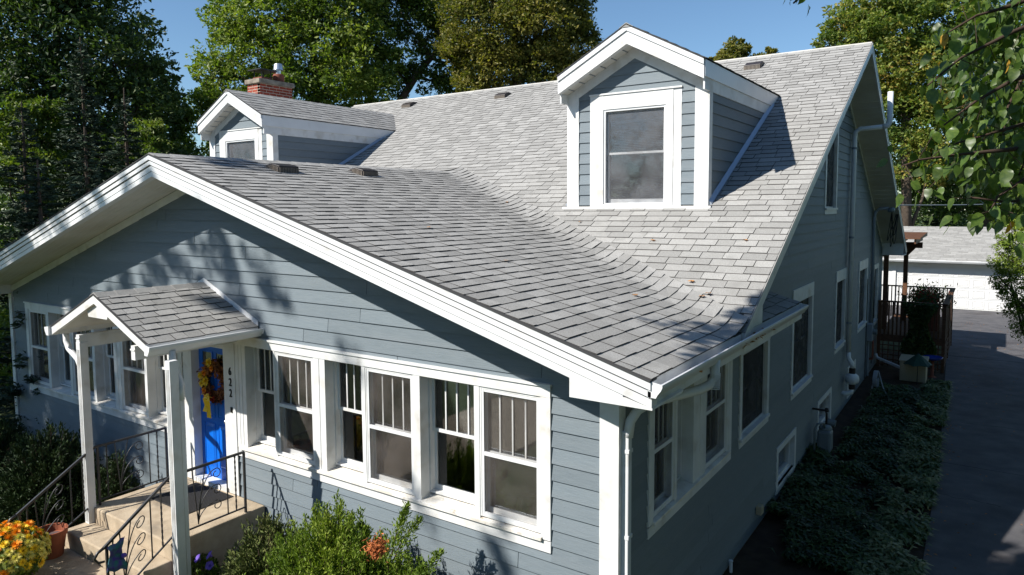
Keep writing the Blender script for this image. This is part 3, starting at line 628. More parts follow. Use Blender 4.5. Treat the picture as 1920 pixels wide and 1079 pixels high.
for q in ((cx0 + .1, cy0 + .14), (cx1 - .12, cy0 + .14), (cx0 + .1, cy0 + .42), (cx1 - .12, cy0 + .42)): MB().box(q[0], q[0] + .02, q[1], q[1] + .02, cz1 + .19, cz1 + .37).build("cap_leg", M['blackm'], chm)
MB().quadbox([(cx0 + .0, cy0 + .02, cz1 + .36), (cx1 - .0, cy0 + .02, cz1 + .36), (cx1, cy0 + .60, cz1 + .36), (cx0, cy0 + .60, cz1 + .36), (cx0 + .0, cy0 + .02, cz1 + .385), (cx1, cy0 + .02, cz1 + .385), (cx1 - .04, cy0 + .55, cz1 + .40), (cx0 + .04, cy0 + .55, cz1 + .40)]).build("rain_cap", M['blackm'], chm)
MB().lathe(((cx0 + cx1) / 2, cy0 + .80, cz1 + .12), [(.14, 0), (.15, .06), (.15, .20), (.13, .24), (.09, .24)], 20).build("clay_flue", M['clay'], chm, smooth=True)
MB().lathe(((cx0 + cx1) / 2, cy0 + .80, cz1 + .36), [(.07, 0), (.075, .18), (.075, .2)], 18).build("metal_flue", M['galv'], chm, smooth=True)
MB().lathe(((cx0 + cx1) / 2, cy0 + .80, cz1 + .47), [(.135, 0), (.11, .15), (.10, .17), (.0, .175)], 20).build("flue_cap", M['galv'], chm, smooth=True)

# ---- roof vents
def roof_vent(P, s=1.0):
    """P(a, b, h): a across, b down the slope, h off the roof"""
    o = part_root(MB().quadbox([P(-.2 * s, -.24 * s, .005), P(.2 * s, -.24 * s, .005), P(.2 * s, .17 * s, .005), P(-.2 * s, .17 * s, .005), P(-.19 * s, -.04 * s, .105 * s), P(.19 * s, -.04 * s, .105 * s), P(.19 * s, .17 * s, .115 * s), P(-.19 * s, .17 * s, .115 * s)]).build("roof_vent", M['vent'], house, bevel=.01))
    for i in range(12):
        a = (-.185 + .34 * i / 11) * s; MB().quadbox([P(a, .172 * s, .01), P(a + .016 * s, .172 * s, .01), P(a + .016 * s, .18 * s, .01), P(a, .18 * s, .01), P(a, .172 * s, .09 * s), P(a + .016 * s, .172 * s, .09 * s), P(a + .016 * s, .18 * s, .09 * s), P(a, .18 * s, .09 * s)]).build("louvre", M['ventside'], o)
    for i in range(8):
        b_ = (-.10 + .24 * i / 7) * s; hh = (.07 + .03 * min(1, (b_ / s + .1) / .1)) * s
        MB().quadbox([P(-.205 * s, b_, .01), P(-.2 * s, b_, .01), P(-.2 * s, b_ + .014 * s, .01), P(-.205 * s, b_ + .014 * s, .01), P(-.205 * s, b_, hh * .85), P(-.19 * s, b_, hh * .85), P(-.19 * s, b_ + .014 * s, hh * .85), P(-.205 * s, b_ + .014 * s, hh * .85)]).build("louvre", M['ventside'], o)
for (x, y) in ((-6.12, 1.0), (-6.14, 2.72)):
    roof_vent(lambda a, b_, h, x=x, y=y: (x + b_ * ca, y + a, zp(x + b_ * ca) + h), .95)
for (x, y) in ((-12.12, 10.45), (-8.5, 10.32), (-1.65, 10.38)):
    roof_vent(lambda a, b_, h, x=x, y=y: (x + a, y - b_ * cb_, zm(y - b_ * cb_) + h), .95)

# ---- entrance canopy
CX, CZ, CS = -6.68, 4.02, .425
cano = empty("entrance_canopy", (CX, -.7, 3.4), house)
zc = lambda x: CZ - CS * abs(x - CX); CH = 1.25
cc = math.cos(math.atan(CS))
for s_ in (-1, 1):
    x1 = CX + s_ * CH
    MB().quadbox([(CX, -1.53, CZ - .05), (x1, -1.53, zc(x1) - .05), (x1, 0, zc(x1) - .05), (CX, 0, CZ - .05), (CX, -1.53, CZ - .012), (x1, -1.53, zc(x1) - .012), (x1, 0, zc(x1) - .012), (CX, 0, CZ - .012)]).build("roof_deck", M['shingle_dark'], cano)
    tabs(cano, lambda s, t, h: (CX + s_ * t * cc, s, zc(CX + s_ * t * cc) + h), .03, CH / cc, .152, lambda t: [(-1.57, -.03)], far=s_ < 0, wmin=.15, wmax=.30)
    for (t_, bt, yf, m, nm) in ((-.003, .012, -1.585, 'shingle_dark', "shingle_edge"), (.013, .125, -1.575, 'white', "rake_board")):
        MB().quadbox([(CX, yf, CZ - t_), (CX, -1.53, CZ - t_), (CX, -1.53, CZ - bt), (CX, yf, CZ - bt), (x1, yf, zc(x1) - t_), (x1, -1.53, zc(x1) - t_), (x1, -1.53, zc(x1) - bt), (x1, yf, zc(x1) - bt)]).build(nm, M[m], cano)
    MB().quadbox([(CX, -.03, CZ), (CX + s_ * CH, -.03, zc(x1)), (CX + s_ * CH, -.018, zc(x1)), (CX, -.018, CZ), (CX, -.03, CZ + .075), (CX + s_ * CH, -.03, zc(x1) + .075), (CX + s_ * CH, -.018, zc(x1) + .075), (CX, -.018, CZ + .075)]).build("step_flashing", M['alu'], cano)
    MB().box(min(x1, x1 - s_ * .02), max(x1, x1 - s_ * .02), -1.57, -.02, 3.36, 3.475).build("eave_fascia", M['white'], cano)
    gutter(cano, (lambda s_, x1: lambda u, v, q: (x1 + s_ * u, q, 3.47 + v))(s_, x1), -1.60, .0 - .03, w_=.12, h_=.11)
    MB().prism([(0, .02), (0, -.11), (.066, -.11), (.108, -.05), (.12, 0)], (lambda s_, x1: lambda u, v, q: (x1 + s_ * u, q, 3.47 + v))(s_, x1), -1.612, -1.60).build("end_cap", M['alu'], cano)
    MB().box(CX + s_ * .72 - .045, CX + s_ * .72 + .045, -1.47, -.03, 3.22, 3.40).build("side_beam", M['white'], cano)
    MB().box(CX + s_ * .72 - .052, CX + s_ * .72 + .052, -1.48, -.03, 3.34, 3.36).build("beam_bead", M['white'], cano)
    MB().quadbox([(CX, -1.53, CZ - .06), (x1, -1.53, zc(x1) - .06), (x1, 0, zc(x1) - .06), (CX, 0, CZ - .06), (CX, -1.53, CZ - .07), (x1, -1.53, zc(x1) - .07), (x1, 0, zc(x1) - .07), (CX, 0, CZ - .07)]).build("ceiling_panel", M['soffit'], cano)
for i in range(6): MB().quadbox([(CX - .12, -1.57 + i * .26, CZ - .035), (CX + .12, -1.57 + i * .26, CZ - .035), (CX + .12, -1.30 + i * .26, CZ - .04), (CX - .12, -1.30 + i * .26, CZ - .04), (CX - .01, -1.57 + i * .26, CZ + .02), (CX + .01, -1.57 + i * .26, CZ + .02), (CX + .01, -1.30 + i * .26, CZ + .012), (CX - .01, -1.30 + i * .26, CZ + .012)]).build("ridge_cap", M['shingle'], cano)
MB().prism([(CX - .28, 3.79), (CX, 3.92), (CX + .28, 3.79), (CX + .24, 3.70), (CX - .24, 3.70)], lambda u, v, q: (u, q, v), -1.535, -1.50).build("collar_board", M['white'], cano)
def post(x, y, zb, zt=3.30):
    p = part_root(MB().box(x - .055, x + .055, y - .055, y + .055, zb, zt).build("canopy_post", M['white'], cano, bevel=.008))
    return p
for (x, y, zb) in ((-7.40, -1.42, .72), (-5.19, -1.42, .30)):
    post(x, y, zb)
    for dx in (-.026, 0, .026): MB().box(x + dx - .005, x + dx + .005, y - .061, y - .054, zb + .05, 3.2).build("post_flute", M['white'], cano)
# downspouts of the canopy
MB().tube([(-5.37, -1.30, 3.38), (-5.37, -1.30, 3.25), (-5.34, -1.31, 3.16), (-5.22, -1.32, 3.07), (-5.16, -1.325, 2.98), (-5.17, -1.325, 2.80)], .042, 10).build("downspout_elbow", M['alu'], cano, smooth=True)
MB().box(-5.225, -5.155, -1.355, -1.295, .3, 2.86).build("downspout_pipe", M['alu'], cano, bevel=.01)
MB().tube([(-7.99, -1.36, 3.38), (-7.99, -1.36, 3.24), (-7.90, -1.37, 3.14), (-7.62, -1.38, 3.02), (-7.52, -1.39, 2.92), (-7.50, -1.39, 2.75)], .042, 10).build("downspout_elbow", M['alu'], cano, smooth=True)
MB().box(-7.535, -7.465, -1.42, -1.36, .75, 2.8).build("downspout_pipe", M['alu'], cano, bevel=.01)

# ---- lay all shingle tabs: the 300 that show largest as objects, the rest joined per roof
TABS.sort(key=lambda t: t[0]); big = TABS[:300]; rest = {}
Qf = [(7, 6, 5, 4), (3, 2, 6, 7), (0, 3, 7, 4), (2, 1, 5, 6)]
for _, par, pts in big:
    me = bpy.data.meshes.new("shingle"); me.from_pydata([tuple(p) for p in pts], [], Qf + [(0, 1, 2, 3)]); me.materials.append(M['shingle']); me.materials.append(M['butt']); me.polygons.foreach_set('material_index', [0, 1, 1, 1, 1])
    o = bpy.data.objects.new("shingle", me); COL.objects.link(o); attach(o, par)
for t in TABS[300:]: rest.setdefault(t[1].name, (t[1], []))[1].append(t[2])
for nm, (par, L_) in rest.items():
    V = np.array(L_, dtype=np.float32).reshape(-1, 3); n = len(L_)
    Q = (np.arange(n)[:, None, None] * 8 + np.array(Qf)[None]).reshape(-1, 4)
    so_ = fast_obj("shingle_courses", V, Q, M['shingle'], par, kind="stuff"); so_.data.materials.append(M['butt']); so_.data.polygons.foreach_set("material_index", np.tile([0, 1, 1, 1], n).astype(np.int32))

# ---- door
dr = empty("front_door", (CX, .1, .98), house); TD = front(.10)
DL, DR_, DB, DT = -7.09, -6.27, 1.02, 3.08
bx(TD, DL, DR_, DB, DT, -.045, 0).build("door_leaf", M['door'], dr)
def raised(u0, u1, z0, z1):
    MB().quadbox([TD(u0, z0, .001), TD(u1, z0, .001), TD(u1, z1, .001), TD(u0, z1, .001), TD(u0 + .035, z0 + .035, .016), TD(u1 - .035, z0 + .035, .016), TD(u1 - .035, z1 - .035, .016), TD(u0 + .035, z1 - .035, .016)]).build("door_panel", M['door'], dr)
    frame(TD, u0 - .014, u1 + .014, z0 - .014, z1 + .014, .012, 0, .008).build("panel_moulding", M['door'], dr)
for u0, u1 in ((DL + .11, DL + .36), (DR_ - .36, DR_ - .11)):
    raised(u0, u1, 1.20, 1.85); raised(u0, u1, 1.98, 2.62)
    frame(TD, u0 - .01, u1 + .01, 2.72, 2.97, .018, 0, .012).build("pane_frame", M['door'], dr); bx(TD, u0 + .008, u1 - .008, 2.738, 2.952, .001, .005).build("door_pane", M['doorglass'], dr)
MB().lathe((DR_ - .06, .02, 1.98), [(0, -.03), (.022, -.02), (.026, 0), (.022, .02), (0, .03)], 12).build("door_knob", M['galv'], dr, smooth=True)
MB().tube([(DR_ - .06, .10, 1.98), (DR_ - .06, .03, 1.98)], .011, 8).build("knob_stem", M['galv'], dr)
for u0, u1 in ((-7.31, DL), (DR_, -6.02)):
    bx(TF, u0, u1, .95, 3.30, -.14, .03).build("door_casing", M['white'], dr)
bx(TF, DL, DR_, DT, 3.30, -.14, .029).build("head_casing", M['white'], dr)
bx(TF, DL - .02, DR_ + .02, .955, 1.02, -.14, .06).build("threshold", M['white'], dr)
bx(TF, -6.05, -5.98, .96, 3.2, .03, .045).build("casing_bead", M['white'], dr)
# house number
def digit(ch_, x, z, size, parent, y, thick=.006, name="house_number", m='number'):
    c = bpy.data.curves.new(name, 'FONT'); c.body = ch_; c.size = size; c.extrude = thick; c.align_x = 'CENTER'; c.align_y = 'CENTER'
    t = bpy.data.objects.new(name, c); COL.objects.link(t); me = bpy.data.meshes.new_from_object(t.evaluated_get(bpy.context.evaluated_depsgraph_get())); bpy.data.objects.remove(t)
    me.transform(Matrix.Translation((x, y, z)) @ Matrix.Rotation(math.radians(90), 4, 'X') @ Matrix.Diagonal((.8, 1, 1, 1)))
    me.materials.clear(); me.materials.append(M[m]); o = bpy.data.objects.new(name, me); COL.objects.link(o); attach(o, parent)
for ch_, z in (("6", 2.77), ("2", 2.61), ("2", 2.45)): digit(ch_, -6.10, z, .165, house, -.040)
lk = MB().box(-6.115, -6.075, -.045, -.031, 2.17, 2.25).build("doorbell", M['number'], house, bevel=.004)

# ---- concrete steps
st = thing("concrete_steps", (-6.4, -1, 0), "tan concrete front stoop with two broad steps below the blue door", "steps")
MB().box(-7.46, -5.40, -1.40, -.03, 0, .955).build("landing", M['concrete'], st, bevel=.018)
MB().box(-7.46, -5.40, -1.75, -1.401, 0, .745).build("step", M['concrete'], st, bevel=.018)
MB().box(-7.60, -5.30, -2.95, -1.751, 0, .525).build("step", M['concrete'], st, bevel=.02)
MB().box(-7.60, -5.30, -3.35, -2.951, 0, .30).build("step", M['concrete'], st, bevel=.02)
MB().box(-7.8, -5.1, -9, -3.351, 0, .06).build("front_walk", M['concrete'], None)["kind"] = "structure"
mt = thing("doormat", (-6.5, -.42, .956), "dark ribbed rubber doormat lying before the blue door", "doormat")
MB().box(-6.97, -6.03, -.80, -.10, .956, .966).build("mat_base", M['rubber'], mt)
for i in range(24): a = -6.95 + i * .0385; MB().box(a, a + .018, -.79, -.11, .966, .972).build("rib", M['rubber'], mt)

# ---- iron railings
def railing(x, pts_top, label, newel_wall, side_sign, tail):
    """x plane; landing part y -.30..-1.30, stair part falling to the street"""
    R_ = thing("iron_railing", (x, -1.3, .9), label, "railing", "wrought iron railings of the stoop")
    z1, z0 = 1.80, 1.03
    ya, yb_, yc = -.32, -1.34, tail[0]; zc1, zc0 = tail[1], tail[1] - .72
    top = lambda y: z1 if y >= yb_ else z1 + (zc1 - z1) * (y - yb_) / (yc - yb_)
    bot = lambda y: z0 if y >= yb_ else z0 + (zc0 - z0) * (y - yb_) / (yc - yb_)
    MB().tube([(x, ya, z1), (x, yb_, z1), (x, yb_ - .06, z1 - .025), (x, yc, zc1)], .021, 4).build("handrail", M['iron'], R_)
    curl = [(x, yc, zc1), (x, yc - .07, zc1 - .03), (x, yc - .11, zc1 - .09), (x, yc - .07, zc1 - .15), (x, yc - .0, zc1 - .16)]
    MB().tube(curl, [.02, .019, .018, .017, .014], 6).build("rail_scroll", M['iron'], R_, smooth=True)
    MB().tube([(x, ya, z0), (x, yb_ - .02, z0), (x, yc + .05, zc0 + .02)], .013, 4).build("bottom_rail", M['iron'], R_)
    for y, zb in ((ya, .955), (yb_ + .03, .955), (yc + .03, .3)):
        MB().tube([(x, y, zb), (x, y, top(y))], .019, 4).build("newel", M['iron'], R_)
    def bal(y, tw):
        a, b_ = bot(y), top(y)
        if tw:
            mb = MB(); n = 20
            for q in range(n):
                z = a + (b_ - a) * q / n; r = .009 + .003 * (q % 2); mb.tube([(x, y, z), (x, y, z + (b_ - a) / n)], r, 4, cap=False)
            mb.build("twisted_baluster", M['iron'], R_)
        else: MB().tube([(x, y, a), (x, y, b_)], .0085, 6).build("baluster", M['iron'], R_)
    def fan(y0, y1):
        """scroll panel: bars springing from the foot near y0 and curling over toward y1"""
        P = lambda u, v: (x, y0 + (y1 - y0) * u, bot(y0 + (y1 - y0) * u) + (top(y0 + (y1 - y0) * u) - bot(y0 + (y1 - y0) * u)) * v)
        for (vt, uc, r) in ((.88, .72, .16), (.60, .74, .16), (.32, .76, .15)):
            pts = []
            for i in range(9):
                q = i / 8; u = .02 + (.62) * (1 - math.cos(q * math.pi / 2)) * 1; v = .03 + (vt - .03) * math.sin(q * math.pi / 2); pts.append(P(u, v))
            H_ = (top(y0) - bot(y0)); Wd = abs(y1 - y0)
            for i in range(1, 22):
                th = math.pi / 2 - i * .30; rr = r * H_ * (1 - i / 21 * .55) * .55
                cy_ = .64 + (r * H_ * .0) / Wd; cz_ = vt - r * .55
                pts.append(P(cy_ + rr * math.cos(th) / Wd, cz_ + rr * math.sin(th) / H_))
            MB().tube(pts, .0065, 6).build("scroll", M['iron'], R_, smooth=True)
        MB().tube([P(.02, .03), P(.12, .5), P(.30, .98)], .0065, 6).build("scroll_stem", M['iron'], R_)
        MB().tube([P(.02, .03), P(-.12, .98)], .0075, 6).build("scroll_stem", M['iron'], R_)
    bal(-.46, True); fan(-1.02, -.58); bal(-.585, False); bal(-1.19, True)
    L_ = yc - yb_
    bal(yb_ + L_ * .18, True); bal(yb_ + L_ * .34, False); fan(yb_ + L_ * .74, yb_ + L_ * .36); bal(yb_ + L_ * .88, True)
    return R_
railing(-7.36, None, "black wrought iron railing left of the stoop, beside the dark shrub", 0, 1, (-2.33, 1.19))
railing(-5.43, None, "black wrought iron railing right of the stoop, with a cloth on its end", 0, 1, (-2.18, 1.22))
tw = MB(); n_ = 7
for i in range(n_):
    for j in range(5):
        pass
V = []; Q = []
for i in range(9):
    for j in range(7):
        u, v = i / 8, j / 6
        V.append((-5.40 + .02 * math.sin(v * 9) + .03 * v, -2.16 + .20 * u * (1 - .15 * v) + .03 * math.sin(v * 5 + u * 3), 1.22 + .07 * u * (1 - v) - .27 * v - .05 * v * u + .012 * math.sin(u * 12)))
for i in range(8):
    for j in range(6): Q.append((i * 7 + j, i * 7 + j + 1, (i + 1) * 7 + j + 1, (i + 1) * 7 + j))
tw = thing("hanging_cloth", (-5.4, -2.1, 1.2), "small green and purple cloth hung on the right handrail end", "cloth")
c_ = fast_obj("cloth_sheet", V, Q, M['cloth'], tw); sm = c_.modifiers.new("thickness", 'SOLIDIFY'); sm.thickness = .008
MB().lathe((-5.37, -1.99, 1.07), [(0, -.03), (.025, -.02), (.032, 0), (.025, .02), (0, .03)], 10).build("tassel", M['purple'], tw, smooth=True)

# ---- wreath
wr = thing("wreath", (-6.62, .05, 2.52), "round autumn wreath with yellow flowers and yellow ribbon on the blue door", "wreath")
WX, WZ, WY = -6.61, 2.54, .045
def cardcloud(n, fn, size, asp=.45):
    """n kite faces; fn(i) -> centre array (n,3), direction bias (n,3)"""
    C, D = fn(n); D = D + NR.normal(0, .55, (n, 3)); D /= np.linalg.norm(D, axis=1)[:, None]
    X = NR.normal(0, 1, (n, 3)); A = np.cross(D, X); A /= np.linalg.norm(A, axis=1)[:, None]
    s = size * NR.uniform(.55, 1.5, (n, 1)); N3 = np.cross(D, A)
    V = np.empty((n, 4, 3)); V[:, 0] = C - D * s * .5; V[:, 1] = C + A * s * asp * .5 + N3 * s * .08 ; V[:, 2] = C + D * s * .5; V[:, 3] = C - A * s * asp * .5 + N3 * s * .08
    return V.reshape(-1, 3), np.arange(4 * n).reshape(n, 4)
def ring(n):
    a = NR.uniform(0, 2 * math.pi, n); r = .245 + NR.normal(0, .042, n)
    C = np.stack([WX + r * np.cos(a), WY + NR.normal(-.01, .025, n), WZ + r * np.sin(a)], 1); D = np.stack([np.cos(a + .8), -.5 + 0 * a, np.sin(a + .8)], 1); return C, D
V, Q = cardcloud(2200, ring, .055); fast_obj("dried_foliage_ring", V, Q, M['wreathb'], wr)
def flower(c, r, nrm, m, name, parent, petals=14, layers=3):
    c = Vector(c); nrm = Vector(nrm).normalized(); a = nrm.orthogonal().normalized(); b_ = nrm.cross(a); V = []; Q = []
    for l in range(layers):
        tilt = .15 + l * .5; rl = r * (1 - .22 * l)
        for k in range(petals):
            th = 2 * math.pi * (k + .5 * l) / petals + rnd.uniform(-.1, .1); d = (a * math.cos(th) + b_ * math.sin(th)); t_ = nrm.cross(d)
            e = d * math.cos(tilt) + nrm * math.sin(tilt); w_ = r * 1.7 / petals; o = len(V)
            V += [tuple(c), tuple(c + e * rl * .6 + t_ * w_), tuple(c + e * rl * rnd.uniform(.9, 1.08)), tuple(c + e * rl * .6 - t_ * w_)]; Q.append((o, o + 1, o + 2, o + 3))
    return fast_obj(name, V, Q, M[m], parent)
for (dx, dz, r, m) in ((-.02, .24, .07, 'mumy'), (.02, .17, .05, 'mumo'), (-.20, .06, .07, 'mumy'), (-.13, .10, .06, 'mumo'), (-.10, .0, .08, 'mumy'), (-.19, -.04, .06, 'mumy'), (-.14, -.12, .06, 'mumo'), (-.05, -.18, .07, 'red'), (-.12, -.17, .05, 'red'), (.03, -.20, .05, 'red')):
    flower((WX + dx * 1.25, WY - .06, WZ + dz * 1.25), r * 1.2, (-.1, -1, .15), m, "flower", wr, 12)
def ribbon(pts, wd, name):
    V = []; Q = []
    for i, p in enumerate(pts): V += [(p[0] - wd[i] / 2, p[1], p[2]), (p[0] + wd[i] / 2, p[1] - .01, p[2] + .01)]
    for i in range(len(pts) - 1): Q.append((2 * i, 2 * i + 1, 2 * i + 3, 2 * i + 2))
    o = fast_obj(name, V, Q, M['ribbon'], wr); s_ = o.modifiers.new("thickness", 'SOLIDIFY'); s_.thickness = .004
ribbon([(WX - .07, -.03, WZ - .18), (WX - .10, -.06, WZ - .26), (WX - .07, -.05, WZ - .36), (WX - .09, -.07, WZ - .45)], [.07, .11, .12, .13], "ribbon_tail")
ribbon([(WX - .05, -.035, WZ - .18), (WX + .0, -.07, WZ - .27), (WX - .01, -.06, WZ - .38), (WX + .03, -.08, WZ - .52)], [.06, .10, .11, .12], "ribbon_tail")
ribbon([(WX - .16, -.06, WZ - .20), (WX - .08, -.10, WZ - .17), (WX - .02, -.10, WZ - .19), (WX + .05, -.06, WZ - .21)], [.10, .05, .05, .10], "ribbon_bow")

# ---- utilities on the side wall
vp = thing("radon_vent_pipe", (.1, 12.8, 1), "white vent pipe with fan housing running up the driveway wall", "pipe")
MB().tube([(.10, 12.8, 1.45), (.10, 12.8, 6.75), (.12, 12.8, 6.87), (.22, 12.8, 6.93), (.72, 12.8, 6.95)], .055, 14).build("riser", M['pvc'], vp, smooth=True)
MB().tube([(.70, 12.8, 6.95), (.80, 12.8, 6.97), (.835, 12.8, 7.05), (.835, 12.8, 7.75)], .062, 14).build("outlet_stack", M['pvc'], vp, smooth=True)
for z in (6.45, 4.3, 2.2): MB().tube([(.10, 12.8, z), (.10, 12.8, z + .05)], .064, 14).build("pipe_strap", M['grey'], vp)
MB().tube([(.10, 12.8, 1.5), (.11, 12.8, 1.36), (.20, 12.76, 1.22), (.21, 12.76, 1.12)], .056, 12).build("elbow", M['pvc'], vp, smooth=True)
MB().lathe((.21, 12.76, .98), [(.075, 0), (.075, .13)], 14).build("rubber_coupling", M['blackm'], vp)
MB().lathe((.21, 12.76, .72), [(.08, 0), (.15, .05), (.165, .13), (.15, .21), (.08, .27)], 18).build("fan_housing", M['pvc'], vp, smooth=True)
MB().lathe((.21, 12.76, .60), [(.075, 0), (.075, .13)], 14).build("rubber_coupling", M['blackm'], vp)
MB().tube([(.21, 12.76, .62), (.20, 12.74, .52), (.10, 12.70, .48), (-.02, 12.68, .48)], .06, 12).build("elbow", M['pvc'], vp, smooth=True)
em = thing("electric_service_mast", (.08, 17, 2), "grey conduit mast with weatherhead and looping black cables at the rear wall", "conduit")
MB().tube([(.07, 17.0, .6), (.07, 17.0, 4.75), (.10, 17.0, 4.92), (.20, 17.0, 5.0), (.45, 17.0, 5.02)], .045, 12).build("conduit", M['grey'], em, smooth=True)
MB().lathe((.50, 17.0, 4.93), [(0, .12), (.08, .10), (.10, .04), (.09, -.03), (0, -.03)], 14).build("weatherhead", M['greym'], em, smooth=True)
for i in range(5):
    a = Vector((.52, 17.0, 4.95)); e = Vector((.62, 17.8, 5.1)); pts = []
    for q in range(13):
        t = q / 12; p = a.lerp(e, t); p.z -= (.9 + .1 * i) * math.sin(math.pi * t) * (1 - .25 * t); p.x -= .18 * math.sin(math.pi * t) * (i % 3) / 2; pts.append(p)
    MB().tube(pts, .011, 5).build("cable", M['cable'], em)
MB().box(.0, .16, 16.6, 16.9, 1.15, 1.65).build("meter_box", M['grey'], em, bevel=.01)
MB().tube([(.16, 16.75, 1.42), (.27, 16.75, 1.42)], .085, 16).build("meter_dial", M['greym'], em)
MB().box(.0, .12, 17.15, 17.45, .5, 1.05).build("junction_box", M['clay'], em)
MB().tube([(.05, 16.75, .1), (.05, 16.75, 1.15)], .03, 8).build("conduit_leg", M['grey'], em)
MB().tube([(.04, 16.3, .1), (.04, 16.3, 3.0)], .012, 6).build("cable", M['cable'], em)
MB().tube([(.04, 17.6, .3), (.05, 17.62, 2.0), (.04, 17.55, 3.4)], .012, 6).build("cable", M['cable'], em)
gm = thing("gas_meter", (.25, 9.0, .0), "grey gas meter with pipes standing against the wall by the basement window", "gas meter")
MB().box(.16, .42, 8.82, 9.12, .18, .62).build("meter_body", M['greym'], gm, bevel=.05)
MB().lathe((.29, 8.97, .62), [(.11, -.02), (.13, .03), (.10, .08), (0, .09)], 14).build("meter_top", M['greym'], gm, smooth=True)
MB().tube([(.29, 9.06, .66), (.29, 9.06, .92), (.26, 9.06, .98), (.02, 9.06, .98)], .022, 8).build("gas_pipe", M['blackm'], gm, smooth=True)
MB().tube([(.29, 8.88, .66), (.29, 8.80, .80), (.20, 8.62, .80), (.16, 8.60, .7), (.16, 8.60, .0)], .022, 8).build("gas_pipe", M['greym'], gm, smooth=True)
MB().tube([(.29, 9.2, .72), (.44, 9.2, .70)], .07, 12).build("regulator", M['greym'], gm)
MB().lathe((.29, 9.06, .98), [(.03, -.03), (.045, 0), (.03, .05), (0, .06)], 10).build("valve", M['blackm'], gm)
ob = thing("outlet_box", (.05, 4.98, .4), "small beige outlet box on the lower side wall nearest the corner", "outlet box")
MB().box(.017, .10, 4.92, 5.05, .30, .44).build("cover", M['beige'], ob, bevel=.008)
MB().box(.10, .11, 4.94, 5.03, .32, .42).build("lid", M['beige'], ob)
wp = thing("drain_pipe_stub", (.05, 3.5, 0), "short white pipe stub low on the side wall at the frame bottom", "pipe")
MB().tube([(.06, 3.52, 0), (.06, 3.52, .17)], .025, 8).build("stub", M['pvc'], wp)
MB().tube([(.06, 3.52, .165), (.06, 3.52, .18)], .031, 8).build("stub_cap", M['pvc'], wp)
dsx = thing("downspout_extension", (.3, 18, .3), "white downspout extension lying by the deck foot", "downspout")
MB().tube([(.06, 18.45, .45), (.12, 18.40, .34), (.95, 17.9, .16)], .045, 4).build("extension_pipe", M['pvc'], dsx)
for t in (.3, .5, .7, .9): p = Vector((.12, 18.4, .34)).lerp(Vector((.95, 17.9, .16)), t); MB().tube([p, p + Vector((.02, -.012, -.005))], .05, 4).build("joint_ring", M['pvc'], dsx)
hr = thing("garden_hose", (.5, 14.6, .1), "coiled garden hose on a stand against the wall foot", "hose")
for k in range(5):
    pts = [(.45 + .02 * k, 14.9 + .24 * math.cos(a), .42 + .24 * math.sin(a)) for a in np.linspace(0, 2 * math.pi, 22)]
    MB().tube(pts, .014, 6).build("hose_coil", M['grey'], hr, smooth=True)
MB().tube([(.4, 14.7, 0), (.45, 14.9, .45), (.4, 15.1, 0)], .018, 6).build("hose_stand", M['galv'], hr)
MB().tube([(.55, 14.9, .66), (.7, 14.6, .3), (.9, 14.3, .05), (1.1, 14.2, .03)], .014, 6).build("hose_end", M['grey'], hr)
up_c = thing("overhead_cable", (6, 20, 6), "thin utility cable sagging in front of the woods right of the house", "cable")
pts = []
for i in range(25):
    t = i / 24; p = Vector((.62, 17.8, 5.1)).lerp(Vector((14, 36, 9.0)), t); p.z -= 1.7 * math.sin(math.pi * t) * .75; pts.append(p)
MB().tube(pts, .018, 5).build("cable_line", M['greym'], up_c)

# ---- storage box, parasol, birdbath
sb = thing("storage_box", (1.2, 17.3, 0), "beige plastic garden storage box with louvred front in the bed", "storage box")
MB().box(.86, 1.52, 17.0, 17.62, .02, .60).build("box_body", M['beige'], sb, bevel=.015)
MB().quadbox([(.83, 16.96, .60), (1.55, 16.96, .60), (1.55, 17.66, .60), (.83, 17.66, .60), (.83, 16.96, .63), (1.55, 16.96, .63), (1.55, 17.66, .68), (.83, 17.66, .68)]).build("lid", M['beige'], sb, bevel=.01)
for c0 in (.93, 1.22):
    frame(front(17.0), c0, c0 + .24, .1, .52, .02, 0, .008).build("door_frame", M['beige'], sb)
    for i in range(5): bx(front(17.0), c0 + .03, c0 + .21, .14 + i * .075, .18 + i * .075, 0, .006).build("louvre", M['beige'], sb)
um = thing("small_parasol", (1.33, 16.7, 0), "small dark green pyramid parasol on a thin pole before the storage box", "parasol")
MB().tube([(1.33, 16.7, 0), (1.33, 16.7, .95)], .012, 6).build("pole", M['blackm'], um)
cp = MB(); ap = (1.33, 16.7, .92)
cr = [(1.33 + .37 * math.cos(a), 16.7 + .37 * math.sin(a), .60) for a in np.linspace(.3, .3 + 2 * math.pi, 7)[:-1]]
for i in range(6): a_, b_ = Vector(cr[i]), Vector(cr[(i + 1) % 6]); mid = (a_ + b_) / 2; mid.z += .02; cp.face(ap, a_, mid); cp.face(ap, mid, b_)
c_ = cp.build("canopy", M['green'], um); s_ = c_.modifiers.new("thickness", 'SOLIDIFY'); s_.thickness = .006
bb = thing("blue_birdbath", (1.5, 19.0, 0), "small glossy blue bowl on a stand near the deck corner", "birdbath")
MB().lathe((1.62, 18.0, .0), [(.14, 0), (.05, .05), (.04, .45), (.06, .5)], 14).build("pedestal", M['clay'], bb, smooth=True)
MB().lathe((1.62, 18.0, .5), [(.04, 0), (.22, .06), (.27, .12), (.24, .11), (.05, .04), (0, .035)], 20).build("bowl", M['blue'], bb, smooth=True)

